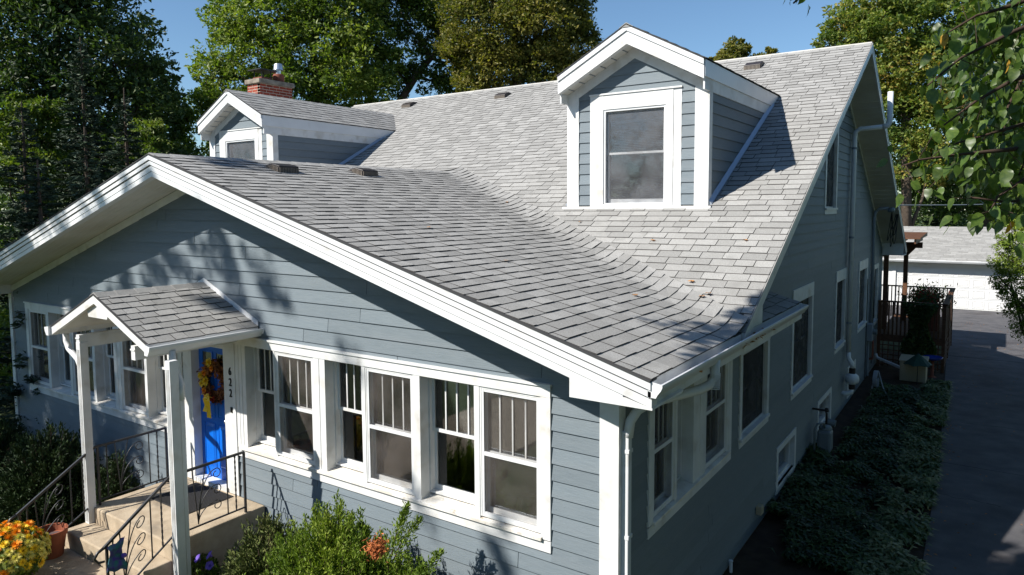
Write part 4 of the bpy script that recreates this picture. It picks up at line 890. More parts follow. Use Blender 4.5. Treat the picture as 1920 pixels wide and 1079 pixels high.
# ---- rear deck
dk = thing("wooden_deck", (.9, 21, 0), "brown wooden deck with baluster railing behind the house", "deck")
x0, x1, y0, y1, zt, zf = .05, 1.85, 18.75, 23.7, 2.12, 1.05
for i in range(34): y = y0 + i * .146; MB().box(x0, x1, y, y + .138, zf - .035, zf).build("deck_board", M['wood'], dk)
MB().box(x0, x1, y0, y0 + .04, zf - .22, zf - .036).build("rim_joist", M['wood'], dk); MB().box(x1 - .04, x1, y0, y1, zf - .22, zf - .036).build("rim_joist", M['wood'], dk)
MB().box(x0, x1 + .06, y0 - .07, y0 + .07, zt - .04, zt).build("top_rail", M['wood'], dk); MB().box(x1 - .06, x1 + .09, y0 - .07, y1, zt - .04, zt + .001).build("top_rail", M['wood'], dk); MB().box(-3.5, x1 + .09, y1 - .07, y1 + .07, zt - .04, zt).build("top_rail", M['wood'], dk)
for q in np.arange(x0 + .06, x1, .112): MB().box(q, q + .048, y0 - .02, y0 + .016, zf - .1, zt - .04).build("baluster", M['wood'], dk)
for q in np.arange(y0 + .1, y1, .118): MB().box(x1 - .016, x1 + .02, q, q + .036, zf - .1, zt - .04).build("baluster", M['wood'], dk)
for q in np.arange(-3.4, x1, .118): MB().box(q, q + .036, y1 - .016, y1 + .02, zf - .1, zt - .04).build("baluster", M['wood'], dk)
for (a, c) in ((x1 - .05, y0 - .0), (x1 - .05, 21.2), (x1 - .05, y1), (x0, y0)): MB().box(a, a + .09, c - .04, c + .05, 0, zt - .04).build("deck_post", M['wood'], dk)
for q in np.arange(x0, x1, .15): MB().box(q, q + .03, y0 - .012, y0 + .0, .05, zf - .22).build("lattice_slat", M['wood'], dk)
for q in np.arange(.1, zf - .25, .15): MB().box(x0, x1, y0 - .024, y0 - .012, q, q + .03).build("lattice_slat", M['wood'], dk)
for q in np.arange(y0, y1, .15): MB().box(x1 + .0, x1 + .012, q, q + .03, .05, zf - .22).build("lattice_slat", M['wood'], dk)
for q in np.arange(.1, zf - .25, .15): MB().box(x1 + .012, x1 + .024, y0, y1, q, q + .03).build("lattice_slat", M['wood'], dk)
pg = thing("porch_pergola", (.3, 21, 3.5), "brown stained timber pergola over the deck behind the rear eave", "pergola")
for (a, c) in ((.05, 19.75), (.42, 22.0), (-2.6, 22.0)): MB().box(a, a + .14, c, c + .14, zf, 3.62).build("pergola_post", M['wood'], pg, bevel=.01)
MB().box(-3.2, .98, 21.97, 22.10, 3.62, 3.82).build("beam", M['wood'], pg); MB().box(.02, .15, 19.6, 23.2, 3.44, 3.62).build("beam", M['wood'], pg)
for i in range(9): MB().box(-3.0 + i * .48, -2.95 + i * .48, 20.5, 23.4, 3.83, 3.98).build("rafter", M['wood'], pg)
MB().quadbox([(-3.1, 20.4, 3.99), (1.02, 20.4, 3.99), (1.02, 23.5, 3.99), (-3.1, 23.5, 3.99), (-3.1, 20.4, 4.03), (1.02, 20.4, 4.03), (1.02, 23.5, 4.12), (-3.1, 23.5, 4.12)]).build("roof_sheet", M['wood'], pg)
MB().prism([(.42 + .14, 3.36), (.78, 3.62), (.56, 3.62)], lambda u, v, q: (u, q, v), 22.0, 22.08).build("brace", M['wood'], pg)

# ---- garage
ga = thing("garage", (1.5, 37, 0), "white garage with panelled door and grey shingle roof at the driveway end", "garage")
gx0, gx1, gy, gd = -3.2, 4.6, 34.34, 7.4
MB().box(gx0, -.98, gy, gy + .1, 0, 2.45).box(4.14, gx1, gy, gy + .1, 0, 2.45).box(-.98, 4.14, gy, gy + .1, 2.08, 2.45).build("front_wall", M['garwhite'], ga)
MB().box(gx0, gx0 + .1, gy + .1, gy + gd, 0, 2.45).build("wall", M['garwhite'], ga); MB().box(gx1 - .1, gx1, gy + .1, gy + gd, 0, 2.45).build("wall", M['garwhite'], ga); MB().box(gx0, gx1, gy + gd, gy + gd + .1, 0, 2.45).build("wall", M['garwhite'], ga)
gdoor = empty("garage_door", (1.6, gy, 0), ga); TG = front(gy + .06)
bx(TG, -.98, 4.14, .03, 2.08, -.04, 0).build("door_leaf", M['garwhite'], gdoor)
for r_ in range(4):
    for c in range(8):
        u0 = -.98 + .64 * c + .08; z0 = .03 + r_ * .5125 + .07
        MB_ = frame(TG, u0, u0 + .49, z0, z0 + .37, .03, 0, .016); bx(TG, u0 + .06, u0 + .43, z0 + .06, z0 + .31, 0, .012, MB_); MB_.build("door_panel", M['garwhite'], gdoor)
for r_ in range(1, 4): bx(TG, -.98, 4.14, .03 + r_ * .5125 - .006, .03 + r_ * .5125 + .006, 0, .003).build("section_seam", M['grey'], gdoor)
frame(front(gy), -1.12, 4.28, .0, 2.2, .14, 0, .025, bot=.0).build("door_casing", M['garwhite'], ga)
gw = part_root(frame(front(gy), -2.55, -1.65, 1.05, 2.2, .1, 0, .03).build("garage_window", M['garwhite'], ga)); bx(front(gy), -2.45, -1.75, 1.15, 2.1, .001, .006).build("pane", M['doorglass'], gw)
GZ, GY, GP = 3.95, gy + 3.7, .37
groof = empty("garage_roof", (1, GY, 3.9), ga)
zg = lambda y: GZ - GP * abs(y - GY)
fast_obj("roof_deck", [(gx0 - .3, gy - .45, zg(gy - .45) - .01), (gx1 + .3, gy - .45, zg(gy - .45) - .01), (gx1 + .3, GY, GZ - .01), (gx0 - .3, GY, GZ - .01), (gx1 + .3, gy + gd + .4, zg(gy + gd + .4)), (gx0 - .3, gy + gd + .4, zg(gy + gd + .4))], [(0, 1, 2, 3), (3, 2, 4, 5)], M['shingle'], groof)
TABS = []
cg = math.cos(math.atan(GP))
tabs(groof, lambda s, t, h: (s, GY - t * cg, zg(GY - t * cg) + h * 1.3), .0, 4.15 / cg, .1655, lambda t: [(gx0 - .3, gx1 + .3)], wmin=.3, wmax=.6)
Vt = np.array([t[2] for t in TABS]).reshape(-1, 3); fast_obj("shingle_courses", Vt, (np.arange(len(TABS))[:, None, None] * 8 + np.array(Qf)[None]).reshape(-1, 4), M['shingle'], groof, kind="stuff")
MB().box(gx0 - .3, gx1 + .3, gy - .47, gy - .44, 2.26, 2.42).build("eave_fascia", M['garwhite'], groof); MB().box(gx0 - .3, gx1 + .3, gy - .44, gy + .0, 2.30, 2.32).build("soffit", M['garwhite'], groof)
MB().prism([(0, .01), (0, -.1), (.07, -.1), (.12, -.02), (.12, 0)], lambda u, v, q: (q, gy - .47 - u, 2.40 + v), gx0 - .3, gx1 + .3).build("gutter", M['alu'], groof)
MB().prism([(gy, 2.45), (GY, GZ - .05), (gy + gd, 2.45)], lambda u, v, q: (q, u, v), gx0, gx0 + .08).build("gable_wall", M['garwhite'], ga); MB().prism([(gy, 2.45), (GY, GZ - .05), (gy + gd, 2.45)], lambda u, v, q: (q, u, v), gx1 - .08, gx1).build("gable_wall", M['garwhite'], ga)
gl = empty("flood_light", (.35, gy - .05, 2.2), ga); MB().box(.22, .44, gy - .12, gy - .0, 2.15, 2.24).build("lamp_housing", M['lamp'], gl); MB().box(.24, .42, gy - .22, gy - .12, 2.09, 2.15).build("lamp_head", M['lamp'], gl)

# ---------------------------------------------------------------- vegetation
def tree(name, label, blobs, leafmat, n, size, trunk, cat="tree", group=None, clumps=9, asp=.5, limb=True, tr=.22, flat=.35, droop=0):
    """blobs: (centre, radius); leaf clumps scattered through the crown, limbs to the blobs"""
    base = Vector(trunk[0]); T_ = thing(name, base, label, cat, group)
    tops = [Vector(p) for p in trunk]
    hs = len(tops); MB().tube(tops, [tr * (1 - .6 * i / (hs - 1)) for i in range(hs)], 10).build("trunk", M['bark'], T_, smooth=True)
    if limb:
        for c, r in blobs[:10]:
            c = Vector(c); k = min(range(1, hs), key=lambda i: (tops[i] - c).length + (2 if tops[i].z > c.z + 1 else 0)) if hs > 1 else 0
            s = tops[k - 1].lerp(tops[k], rnd.uniform(.3, .9)); mid = s.lerp(c, .5) + Vector((rnd.uniform(-.2, .2), rnd.uniform(-.2, .2), -.12 * (c - s).length + .1))
            lb = MB().tube([s, mid, c + Vector((0, 0, .2))], [tr * .42, tr * .26, tr * .08], 7)
            for j in range(5):
                e = c + Vector((rnd.gauss(0, 1), rnd.gauss(0, 1), rnd.gauss(.2, .7))).normalized() * r * .85; q = mid.lerp(c, rnd.uniform(.2, 1)); lb.tube([q, q.lerp(e, .5) + Vector((0, 0, .1)), e], [tr * .12, tr * .07, tr * .02], 5)
            lb.build("limb", M['bark'], T_, smooth=True)
    tot = sum(r ** 2 for c, r in blobs); VV = []; CC = []
    for c, r in blobs:
        m = int(n * r * r / tot); nc = max(5, int(clumps * r * 2.2))
        d = NR.normal(0, 1, (nc, 3)); d /= np.linalg.norm(d, axis=1)[:, None]; rr = NR.uniform(.35, 1.05, (nc, 1)) ** .6
        cc_ = np.array(c)[None] + d * rr * r * np.array([[1, 1, .9]]); cs = NR.uniform(.11, .29, nc) * r ** .7 * 1.15
        idx = NR.integers(0, nc, m); off = NR.normal(0, 1, (m, 3)); off /= np.maximum(np.linalg.norm(off, axis=1)[:, None], .01); off *= NR.uniform(.2, 1, (m, 1)) ** .5
        P = cc_[idx] + off * cs[idx][:, None] * 1.5 * np.array([[1, 1, .7]]); P[:, 2] -= droop * NR.random(m)
        VV.append(P); CC.append(np.stack([off[:, 0], off[:, 1], off[:, 2] * flat - droop], 1))
    P = np.concatenate(VV); D = np.concatenate(CC)
    V, Q = cardcloud(len(P), lambda k: (P, D), size, asp); fast_obj("crown", V, Q, M[leafmat], T_)
    return T_
def B(*a): return [(at(px, py, d), r) for px, py, d, r in a]
def gnd(px, d, z=0):
    p = at(px, 500, d); return Vector((p.x, p.y, z))
def trunk_to(px0, d, *pts): return [gnd(px0, d)] + [at(*p) for p in pts]

tree("broadleaf_tree", "tall dark broadleaf tree at the far left behind the spruces", B((40, 60, 25, 3.0), (150, 60, 25, 2.6), (230, 120, 25, 2.0), (60, 210, 25, 2.6), (170, 230, 25, 2.2), (275, 200, 25, 1.2), (285, 120, 25, .5), (90, -60, 25, 2.4), (20, -80, 25, 3), (-80, 120, 25, 3), (300, 280, 25, 1.1), (240, 320, 25, 1.6), (120, 380, 25, 2.2), (180, 20, 25, .8), (320, 170, 25, .5)), 'leaf_dark', 62000, .17, trunk_to(90, 25, (90, 350, 25), (100, 180, 25), (110, 20, 25)), clumps=13)
tree("broadleaf_tree", "feathery green tree whose crown edge meets the left sky gap", B((245, 95, 29, 1.0), (290, 150, 29, .8), (270, 190, 29, 1.1), (325, 215, 29, .7), (280, 260, 29, 1.6), (310, 320, 29, 1.5)), 'leaf_mid', 20000, .16, trunk_to(250, 29, (255, 300, 29), (262, 120, 29)), clumps=12)
def spruce(label, px, py, d, rad, n, m='needle', zb=0.3, name="spruce_tree"):
    top = at(px, py, d); base = Vector((top.x, top.y, 0)); H = top.z; T_ = thing(name, base, label, "tree", "spruces left of the house")
    MB().tube([base, top], [.16, .015], 8).build("trunk", M['bark'], T_)
    P = []; D = []; z = zb; bm = MB()
    while z < H - .15:
        R_ = rad * (1 - z / H) ** .85 * rnd.uniform(.85, 1.1) + .06; nb = max(4, int(9 * (R_ / rad) + 4))
        for k in range(nb):
            a = rnd.uniform(0, 2 * math.pi); d0 = Vector((math.cos(a), math.sin(a), 0)); L_ = R_ * rnd.uniform(.75, 1.12)
            tip = Vector((base.x, base.y, z)) + d0 * L_ + Vector((0, 0, -.16 * L_)); s = Vector((base.x, base.y, z))
            bm.tube([s, s.lerp(tip, .5) + Vector((0, 0, -.1 * L_)), tip], [.018, .01, .003], 4, cap=False)
            m_ = max(14, int(L_ * 85)); t = NR.uniform(.12, 1, m_) ** .8; sidev = np.array([-d0.y, d0.x, 0])
            wdt = (1 - t) * .35 * L_ + .04; sd = NR.uniform(-1, 1, m_); c = np.array(s)[None] * (1 - t[:, None]) + np.array(tip)[None] * t[:, None]
            c[:, 2] -= .3 * L_ * t * (1 - t); c = c + sidev[None] * (sd * wdt)[:, None]; c[:, 2] += NR.normal(0, .03, m_)
            P.append(c); D.append(np.array(d0)[None] * .9 + sidev[None] * np.sign(sd)[:, None] * .8 + np.array([[0, 0, .1]]))
        z += .17 + .05 * (1 - z / H)
    bm.build("branches", M['bark'], T_, kind="stuff")
    P = np.concatenate(P); D = np.concatenate(D); V, Q = cardcloud(len(P), lambda k: (P, D * 1.6), .15, .26); fast_obj("needles", V, Q, M[m], T_)
spruce("tallest dark spruce, its slim tip rising before the left tree", 150, 70, 20, 2.0, 0); spruce("spruce just right of and lower than the tallest spruce", 232, 165, 19, 1.7, 0)
spruce("low young spruce near the roof edge with pale pointed leader", 158, 238, 15.5, 1.35, 0); spruce("dark spruce at the left frame edge", 40, 190, 18, 1.9, 0)
spruce("spruce overlapping the left end of the porch rake", 70, 300, 14.5, 1.5, 0)
tree("small_tree", "sunlit small tree between the spruces at the left frame edge", B((40, 240, 22, 1.1), (85, 225, 22, .8), (20, 300, 22, 1.2), (70, 320, 22, 1.2)), 'leaf_mid', 14000, .13, trunk_to(40, 22, (45, 300, 22), (50, 250, 22)), tr=.1)
tree("small_tree", "sunlit small tree low behind the porch roof, right of the spruces", B((262, 270, 23, .8), (300, 285, 23, .5), (240, 320, 23, 1.0), (300, 330, 23, .9)), 'leaf_mid', 9000, .13, trunk_to(262, 23, (262, 330, 23), (265, 280, 23)), tr=.1)
tree("ash_tree", "tall light green tree behind the chimney", B((470, 90, 31, 1.9), (430, 40, 31, 1.2), (520, 30, 31, 2.0), (590, 90, 31, 2.2), (640, 30, 31, 2.0), (560, 160, 31, 1.8), (440, 170, 31, 1.6), (395, 130, 31, .9), (400, 210, 31, 1.3), (640, 150, 31, 1.8), (690, 100, 31, 1.6), (500, -60, 31, 2.2), (620, -70, 31, 2.4), (385, 260, 31, 1.2), (700, 180, 31, 1.2), (380, 190, 31, .6)), 'leaf_light', 66000, .17, trunk_to(600, 31, (600, 240, 31), (590, 120, 31), (575, 10, 31)), clumps=14, tr=.26)
tree("leaning_tree", "tree with a dark leaning trunk above the main ridge", B((745, 20, 33, 1.7), (800, 10, 33, 1.5), (720, 120, 33, 1.2), (830, 80, 33, 1.0), (790, 140, 33, .9), (830, 20, 33, 1.1), (855, 120, 33, .8), (775, 80, 33, .8), (700, 60, 33, 1.3), (840, 150, 33, 1.0), (760, -60, 33, 2), (725, 175, 33, 1.0), (850, 175, 33, .9)), 'leaf_mid', 34000, .15, trunk_to(735, 33, (750, 190, 33), (785, 135, 33), (820, 95, 33), (850, 60, 33)), clumps=11, tr=.24)
tree("olive_toned_tree", "dense olive and yellow tinted tree left of the right dormer", B((900, 40, 30, 1.9), (960, 70, 30, 2.0), (1030, 40, 30, 1.9), (880, 110, 30, 1.3), (940, 130, 30, 1.3), (1010, 120, 30, 1.3), (1070, 90, 30, 1.2), (1085, 40, 30, .9), (990, -40, 30, 2.4), (880, -40, 30, 1.8), (1060, -30, 30, 1.4), (855, 80, 30, .8), (1060, 150, 30, 1.2), (900, 160, 30, 1.0), (1100, 110, 30, .5), (1110, 70, 30, .3)), 'leaf_olive', 78000, .15, trunk_to(970, 30, (970, 170, 30), (965, 80, 30), (975, -10, 30)), clumps=16, tr=.26)
tree("distant_treetop", "small rounded treetop just above the ridge right of the dormer", B((1375, 100, 38, .9), (1400, 110, 38, .8), (1345, 118, 38, .5), (1392, 88, 38, .4), (1420, 125, 38, .7), (1380, 135, 38, 1.2)), 'leaf_olive', 9000, .17, trunk_to(1385, 38, (1385, 140, 38), (1385, 105, 38)), tr=.12)
tree("distant_treetop", "smallest treetop peeking over the ridge beside the roof vent", B((1447, 98, 38, .32), (1432, 112, 38, .3), (1458, 112, 38, .3), (1445, 130, 38, .7)), 'leaf_olive', 3500, .15, trunk_to(1445, 38, (1445, 135, 38), (1445, 105, 38)), tr=.08)
tree("maple_tree", "large maple turning yellow and orange behind the gable peak", B((1590, 60, 42, 1.8), (1640, 40, 42, 2.2), (1700, 60, 42, 2.6), (1660, 120, 42, 2.6), (1740, 140, 42, 2.8), (1560, 85, 42, 1.0), (1600, 20, 42, 1.1), (1545, 100, 42, .6), (1690, 210, 42, 2.6), (1760, 240, 42, 2.8), (1700, 300, 42, 2.4), (1780, 60, 42, 2.6), (1700, -30, 42, 2.6), (1790, -30, 42, 2.6), (1840, 150, 42, 2.8), (1570, 50, 42, .6), (1850, 60, 42, 2.2)), 'leaf_autumn', 85000, .21, trunk_to(1700, 42, (1700, 260, 42), (1700, 120, 42), (1695, 20, 42)), clumps=14, tr=.32)
tree("broadleaf_tree", "dark green tree right of the maple behind the hanging leaves", B((1800, 290, 44, 2.6), (1870, 230, 44, 2.8), (1860, 330, 44, 2.8), (1760, 350, 44, 2.2), (1900, 140, 44, 2.4), (1940, 280, 44, 3)), 'leaf_mid', 36000, .21, trunk_to(1850, 44, (1850, 300, 44), (1850, 200, 44)), clumps=12)
spruce("far dark conifer above the garage roof", 1770, 330, 46, 2.2, 0, name="conifer"); spruce("far dark conifer right of centre above the garage", 1850, 345, 47, 2.4, 0, name="conifer")
# leaves of a cedar reaching in from the right
tree("cedar_tree", "yellow-green cedar reaching in at the right frame edge before the garage", B((1905, 440, 19, .45), (1888, 490, 19, .38), (1900, 545, 19, .42), (1930, 400, 19, .6), (1940, 500, 19, .7), (1890, 520, 19, .25), (1868, 528, 19, .16), (1875, 462, 19, .18), (1950, 340, 19, .7), (1960, 600, 19, .8), (1900, 580, 19, .2)), 'juniper', 26000, .07, [gnd(1985, 19)] + [at(1980, 600, 19), at(1975, 420, 19), at(1970, 260, 19)], asp=.35, clumps=40, tr=.14)
# woods far behind everything
wb = []
for i in range(46):
    px = -150 + i * 47; d = rnd.uniform(52, 64); r = rnd.uniform(2.6, 4.2); z = rnd.uniform(2.5, 4.5) + (3.0 if (px < 350 or px > 1620) else 0) + (1.5 if 560 < px < 1120 else 0)
    p = gnd(px, d, z); wb.append((p, r))
    wb.append((gnd(px + 20, d + 2, 2.0), 3.4))
VV = []; CC = []
for c, r in wb:
    nc = 30; d = NR.normal(0, 1, (nc, 3)); d /= np.linalg.norm(d, axis=1)[:, None]; cc_ = np.array(c)[None] + d * r * NR.uniform(.5, 1, (nc, 1)); idx = NR.integers(0, nc, 1500); off = NR.normal(0, .5, (1500, 3)); VV.append(cc_[idx] + off * r * .3); CC.append(off)
P = np.concatenate(VV); D = np.concatenate(CC); V, Q = cardcloud(len(P), lambda k: (P, D), .32, .5)
wd = fast_obj("distant_woods", V, Q, M['leaf_dark']); tag(wd, "dark woods closing the view behind all the trees", "woods", kind="stuff")

# trees in the front yard, outside the frame; their shade falls on the wall and the drive
def NB(*a): return [(Vector((x, y, z)), r) for x, y, z, r in a]
def shade(x, z, t, r): return (Vector((x - .405 * t, -.645 * t, z + .648 * t)), r)
tree("street_tree", "tall front yard tree left of the walk that shades the left wall", [shade(*q) for q in ((-12.6, 2.4, 17, 1.9), (-10.6, 1.8, 17, 1.6), (-11.6, 3.9, 18, 1.7), (-13.8, 4.4, 17, 1.9), (-9.9, 3.3, 16.5, .9), (-14.5, 2.0, 18, 2.2), (-9.2, .9, 16, 1.0), (-10.9, 2.8, 17, 1.2), (-12.4, 1.0, 17, 1.5), (-8.9, 2.6, 16.5, .5), (-9.0, 4.6, 16, .40), (-8.6, 4.2, 17, .5), (-7.3, 4.0, 16, .40), (-6.2, 4.6, 17, .32), (-5.4, 4.35, 17, .3), (-5.6, 3.5, 18, .35), (-5.0, 3.9, 16, .25), (-9.6, 2.4, 17, .8), (-11.8, 1.4, 17, 1.3), (-13.0, 3.2, 17, 1.2), (-7.9, 4.3, 16, .45), (-6.6, 4.45, 17, .42), (-5.9, 3.9, 17, .42), (-9.9, 4.9, 17, .45), (-8.4, 2.2, 16, .5), (-12.2, 5.6, 19, 1.2), (-7.9, 6.2, 17, .5), (-6.9, 6.0, 18, .6), (-15, 6, 19, 2.2), (-17, 3, 18, 2.5), (-3.7, 3.2, 19, .22), (-1.3, 1.3, 19, .35), (-2.5, 1.7, 19, .2), (-6.9, 3.1, 18, .3))], 'leaf_mid', 66000, .13, [(-21, -12.0, 0), (-20.8, -12, 6), (-20.2, -11.8, 11), (-19.5, -11.6, 15)], clumps=7, tr=.3)
for i, (x, y) in enumerate(((11.0, 3.5), (11.6, 11.5), (12.0, 20.5), (12.5, -7.0))):  # unseen trees added to block sky light from side wall and drive
    tree("unseen_side_tree", ("unseen dense tree added beyond the driveway, nearest the overhanging tree", "unseen dense tree added beyond the middle of the driveway", "unseen dense tree added beyond the driveway opposite the deck", "unseen dense tree added beyond the driveway at the street end")[i], NB((x, y, 3.5, 3.0), (x - .6, y + 1, 6.5, 3.0), (x + .5, y - 1, 9.0, 2.6), (x, y + 2.5, 4.0, 2.6), (x, y - 2.5, 4.2, 2.6)), 'leaf_light', 15000, .26, [(x + .5, y, 0), (x + .5, y, 5), (x + .3, y, 9)], clumps=7, group="unseen trees added beyond the driveway")
ov_lab = "front yard tree whose big-leaved boughs hang in at the upper right"
ov = tree("overhanging_tree", ov_lab, NB((-2.85, -3.7, 10.0, .5), (-2.55, -2.9, 10.0, .42), (-3.1, -4.5, 10.1, .45), (-3.0, -5.3, 10.4, .75), (-3.4, -5.6, 10.3, .6), (6.3, -2.6, 9.0, 2.3), (7.8, -2.2, 8.2, 2.4), (5.2, 0.6, 8.6, 1.9), (8.5, 1.5, 8.5, 2.4)), 'leaf_mid', 42000, .13, [(8.2, -2.2, 0), (8.1, -2.2, 3), (7.6, -2.4, 6), (6.8, -2.6, 9)], clumps=8, tr=.3)
# big leaves near the lens side of the crown: branchlets with single leaves
LEAFMESH = []
for mm in ('bigleaf', 'bigleaf', 'bigleaf', 'yellowleaf'):
    prof = [(0, .0), (.12, .20), (.25, .29), (.45, .31), (.65, .24), (.85, .10), (1, 0)]
    V = []; Q = []
    for i, (t, wd_) in enumerate(prof):
        z = -.38 * t * t + .04 * math.sin(t * 9); c_ = .10 * wd_
        V += [(t, -wd_, z + c_ * rnd.uniform(.8, 2.4)), (t, 0, z), (t, wd_, z + c_ * rnd.uniform(.8, 2.4))]
    F_ = []
    for i in range(len(prof) - 1):
        for k in (0, 1): F_.append((3 * i + k, 3 * i + k + 1, 3 * i + k + 4, 3 * i + k + 3))
    me = bpy.data.meshes.new("leaf"); me.from_pydata(V, [], F_); me.materials.append(M[mm]); me.shade_smooth(); LEAFMESH.append(me)
twigs = [  # pixel polylines with distance: boughs drooping in from the right
    [(2000, 20, 4.2), (1900, 60, 4.0), (1800, 110, 3.9), (1740, 160, 3.8)], [(2000, 120, 4.0), (1900, 150, 3.9), (1830, 190, 3.8), (1770, 235, 3.8)],
    [(2000, 260, 3.8), (1900, 280, 3.7), (1800, 290, 3.7), (1725, 300, 3.6), (1690, 312, 3.6)], [(2000, 320, 4.1), (1930, 330, 4.0), (1870, 370, 3.9), (1856, 400, 3.9)],
    [(1990, 60, 4.6), (1930, 120, 4.5), (1890, 200, 4.4), (1880, 260, 4.3)], [(2000, 200, 4.1), (1930, 230, 4.0), (1860, 250, 3.9), (1790, 270, 3.9)],
    [(1980, -20, 4.4), (1900, 10, 4.3), (1830, 30, 4.2), (1780, 60, 4.2)], [(2000, 380, 4.2), (1940, 370, 4.1), (1890, 380, 4.0), (1820, 370, 4.0)], [(1990, 160, 4.6), (1940, 260, 4.5), (1910, 330, 4.5)],
    [(1960, -80, 4.3), (1600, -60, 4.0), (1520, -20, 3.8), (1488, 6, 3.7)]]
nl = 0
for ti, tw_ in enumerate(twigs):
    pts = [at(*p) for p in tw_]
    MB().tube(pts, [.018, .012, .007, .005, .003][:len(pts)] if len(pts) > 3 else [.016, .01, .005], 6).build("bough", M['twig'], ov, smooth=True)
    nn = 32 if ti < 9 else 9
    for i in range(nn):
        t = (i + rnd.random()) / nn * (len(pts) - 1); t = max(t, .15) if ti < 9 else max(t, 2.45); k = min(int(t), len(pts) - 2); p = pts[k].lerp(pts[k + 1], t - k)
        dr_ = (pts[k + 1] - pts[k]).normalized()
        o_ = Vector((rnd.gauss(0, .085), rnd.gauss(0, .12), rnd.gauss(-.03, .085))) * (1 if ti < 9 else .35); q = p + o_
        L_ = rnd.uniform(.055, .10) * (1 if ti < 9 else .6); d = (dr_ * .5 + o_ * 3 + Vector((rnd.gauss(0, .4), rnd.gauss(0, .4), -.75 + rnd.gauss(0, .35)))).normalized()
        n_ = Vector((rnd.gauss(0, .7), rnd.gauss(-.3, .6), 1)).normalized(); sd_ = n_.cross(d).normalized(); n_ = d.cross(sd_)
        o = bpy.data.objects.new("leaf", LEAFMESH[3 if rnd.random() < .012 else rnd.randrange(3)]); COL.objects.link(o)
        mw = Matrix(((d.x, sd_.x, n_.x, q.x), (d.y, sd_.y, n_.y, q.y), (d.z, sd_.z, n_.z, q.z), (0, 0, 0, 1))) @ Matrix.Diagonal((L_, L_, L_, 1))
        attach(o, ov); o.matrix_basis = mw; nl += 1
        if i % 3 == 0: MB().tube([p, q], .0022, 4, cap=False).build("twig", M['twig'], ov)

for i, (x, y) in enumerate(((-34, -27), (-24, -29), (-13, -30), (-2, -29), (9, -28), (18, -20))):  # out-of-view row added to cut sky fill on the shaded front
    tree("unseen_street_tree", "unseen tree added across the street, number %s from the left, behind the viewer" % ("one", "two", "three", "four", "five", "six")[i], NB((x, y, 5.0, 4.6), (x + 1, y + 1, 9.0, 4.2), (x - 3, y, 4.0, 3.6), (x + 4, y, 4.0, 3.8)), 'leaf_dark', 9000, .42, [(x, y, 0), (x, y, 6), (x + .5, y, 10)], clumps=7, group="unseen trees added across the street")
# further leaves of the same boughs, too many to pick apart
VB = []; QB = []; LV = np.array([v.co for v in LEAFMESH[0].vertices]); LQ = np.array([tuple(p.vertices) for p in LEAFMESH[0].polygons]); cnt = 0
for (px, py, dp, sx, sy, n_) in ((1890, 110, 4.8, 70, 75, 320), (1900, 240, 4.8, 60, 55, 260), (1850, 290, 4.4, 70, 35, 190), (1900, 370, 4.3, 55, 35, 90), (1860, 50, 4.7, 60, 35, 170), (1790, 300, 4.2, 50, 28, 50), (1845, 180, 4.8, 50, 60, 170), (1910, 20, 4.8, 60, 40, 90)):
    for _ in range(n_):
        q = at(px + rnd.gauss(0, sx) * .8, py + rnd.gauss(0, sy) * .8, dp + rnd.gauss(0, .25)); d = Vector((rnd.gauss(-.2, .5), rnd.gauss(0, .5), -.7 + rnd.gauss(0, .45))).normalized()
        n2 = Vector((rnd.gauss(0, .7), rnd.gauss(-.2, .6), 1)).normalized(); sd_ = n2.cross(d).normalized(); n2 = d.cross(sd_); L_ = rnd.uniform(.05, .09)
        Mx = np.array((d, sd_, n2)) * L_; VB.append(LV @ Mx + np.array(q)); QB.append(LQ + cnt); cnt += len(LV)
fast_obj("bough_foliage", np.concatenate(VB), np.concatenate(QB), M['bigleaf'], ov, kind="stuff").data.shade_smooth()

# shrubs
def shrub(name, label, sprigs, m, leaf, cat="shrub", group=None, dead=None, per=70, spread=.05):
    """sprigs: list of (base, tip) arched shoots, each feathered with small scales"""
    b0 = Vector(sprigs[0][0]); T_ = thing(name, (b0.x, b0.y, 0), label, cat, group); P = []; D = []; st_ = MB()
    for a, e, w_ in sprigs:
        a, e = Vector(a), Vector(e); L_ = (e - a).length; mid = a.lerp(e, .5) + Vector((0, 0, .12 * L_))
        st_.tube([a, mid, e], [.010, .006, .002], 4, cap=False)
        n = int(per * w_); t = NR.uniform(.18, 1, n) ** .75; A, Mi, E_ = map(np.array, (a, mid, e))
        c = A * ((1 - t) ** 2)[:, None] + 2 * Mi * (t * (1 - t))[:, None] + E_ * (t ** 2)[:, None]
        off = NR.normal(0, 1, (n, 3)) * spread * (1.25 - t)[:, None] * 1.3; dirn = (E_ - A) / max(L_, .01)
        P.append(c + off); D.append(dirn[None] * 1.2 + off / spread * .7 + np.array([[0, 0, .25]]))
    st_.build("stems", M['twig'], T_, kind="stuff")
    P = np.concatenate(P); D = np.concatenate(D); V, Q = cardcloud(len(P), lambda k: (P, D), leaf, .34); fast_obj("foliage", V, Q, M[m], T_)
    if dead is not None:
        n = 420; c = np.array(dead)[None] + NR.normal(0, .045, (n, 3)); V, Q = cardcloud(n, lambda k: (c, NR.normal(0, 1, (n, 3))), .045, .22); fast_obj("dead_sprig", V, Q, M['deadneedle'], T_)
    return T_
def mound(cx, cy, r, h, n, z0=.1, squash=.7, lean=(0, 0)):
    out = []
    for i in range(n):
        a = rnd.uniform(0, 2 * math.pi); ph = math.acos(rnd.uniform(.05, 1)); k = rnd.uniform(.72, 1.06)
        e = Vector((cx + r * k * math.sin(ph) * math.cos(a) + lean[0] * math.cos(ph), cy + r * squash * k * math.sin(ph) * math.sin(a) + lean[1] * math.cos(ph), z0 + h * k * math.cos(ph)))
        s = Vector((cx, cy, z0)).lerp(e, rnd.uniform(.35, .62)); out.append((s, e, 1))
    return out
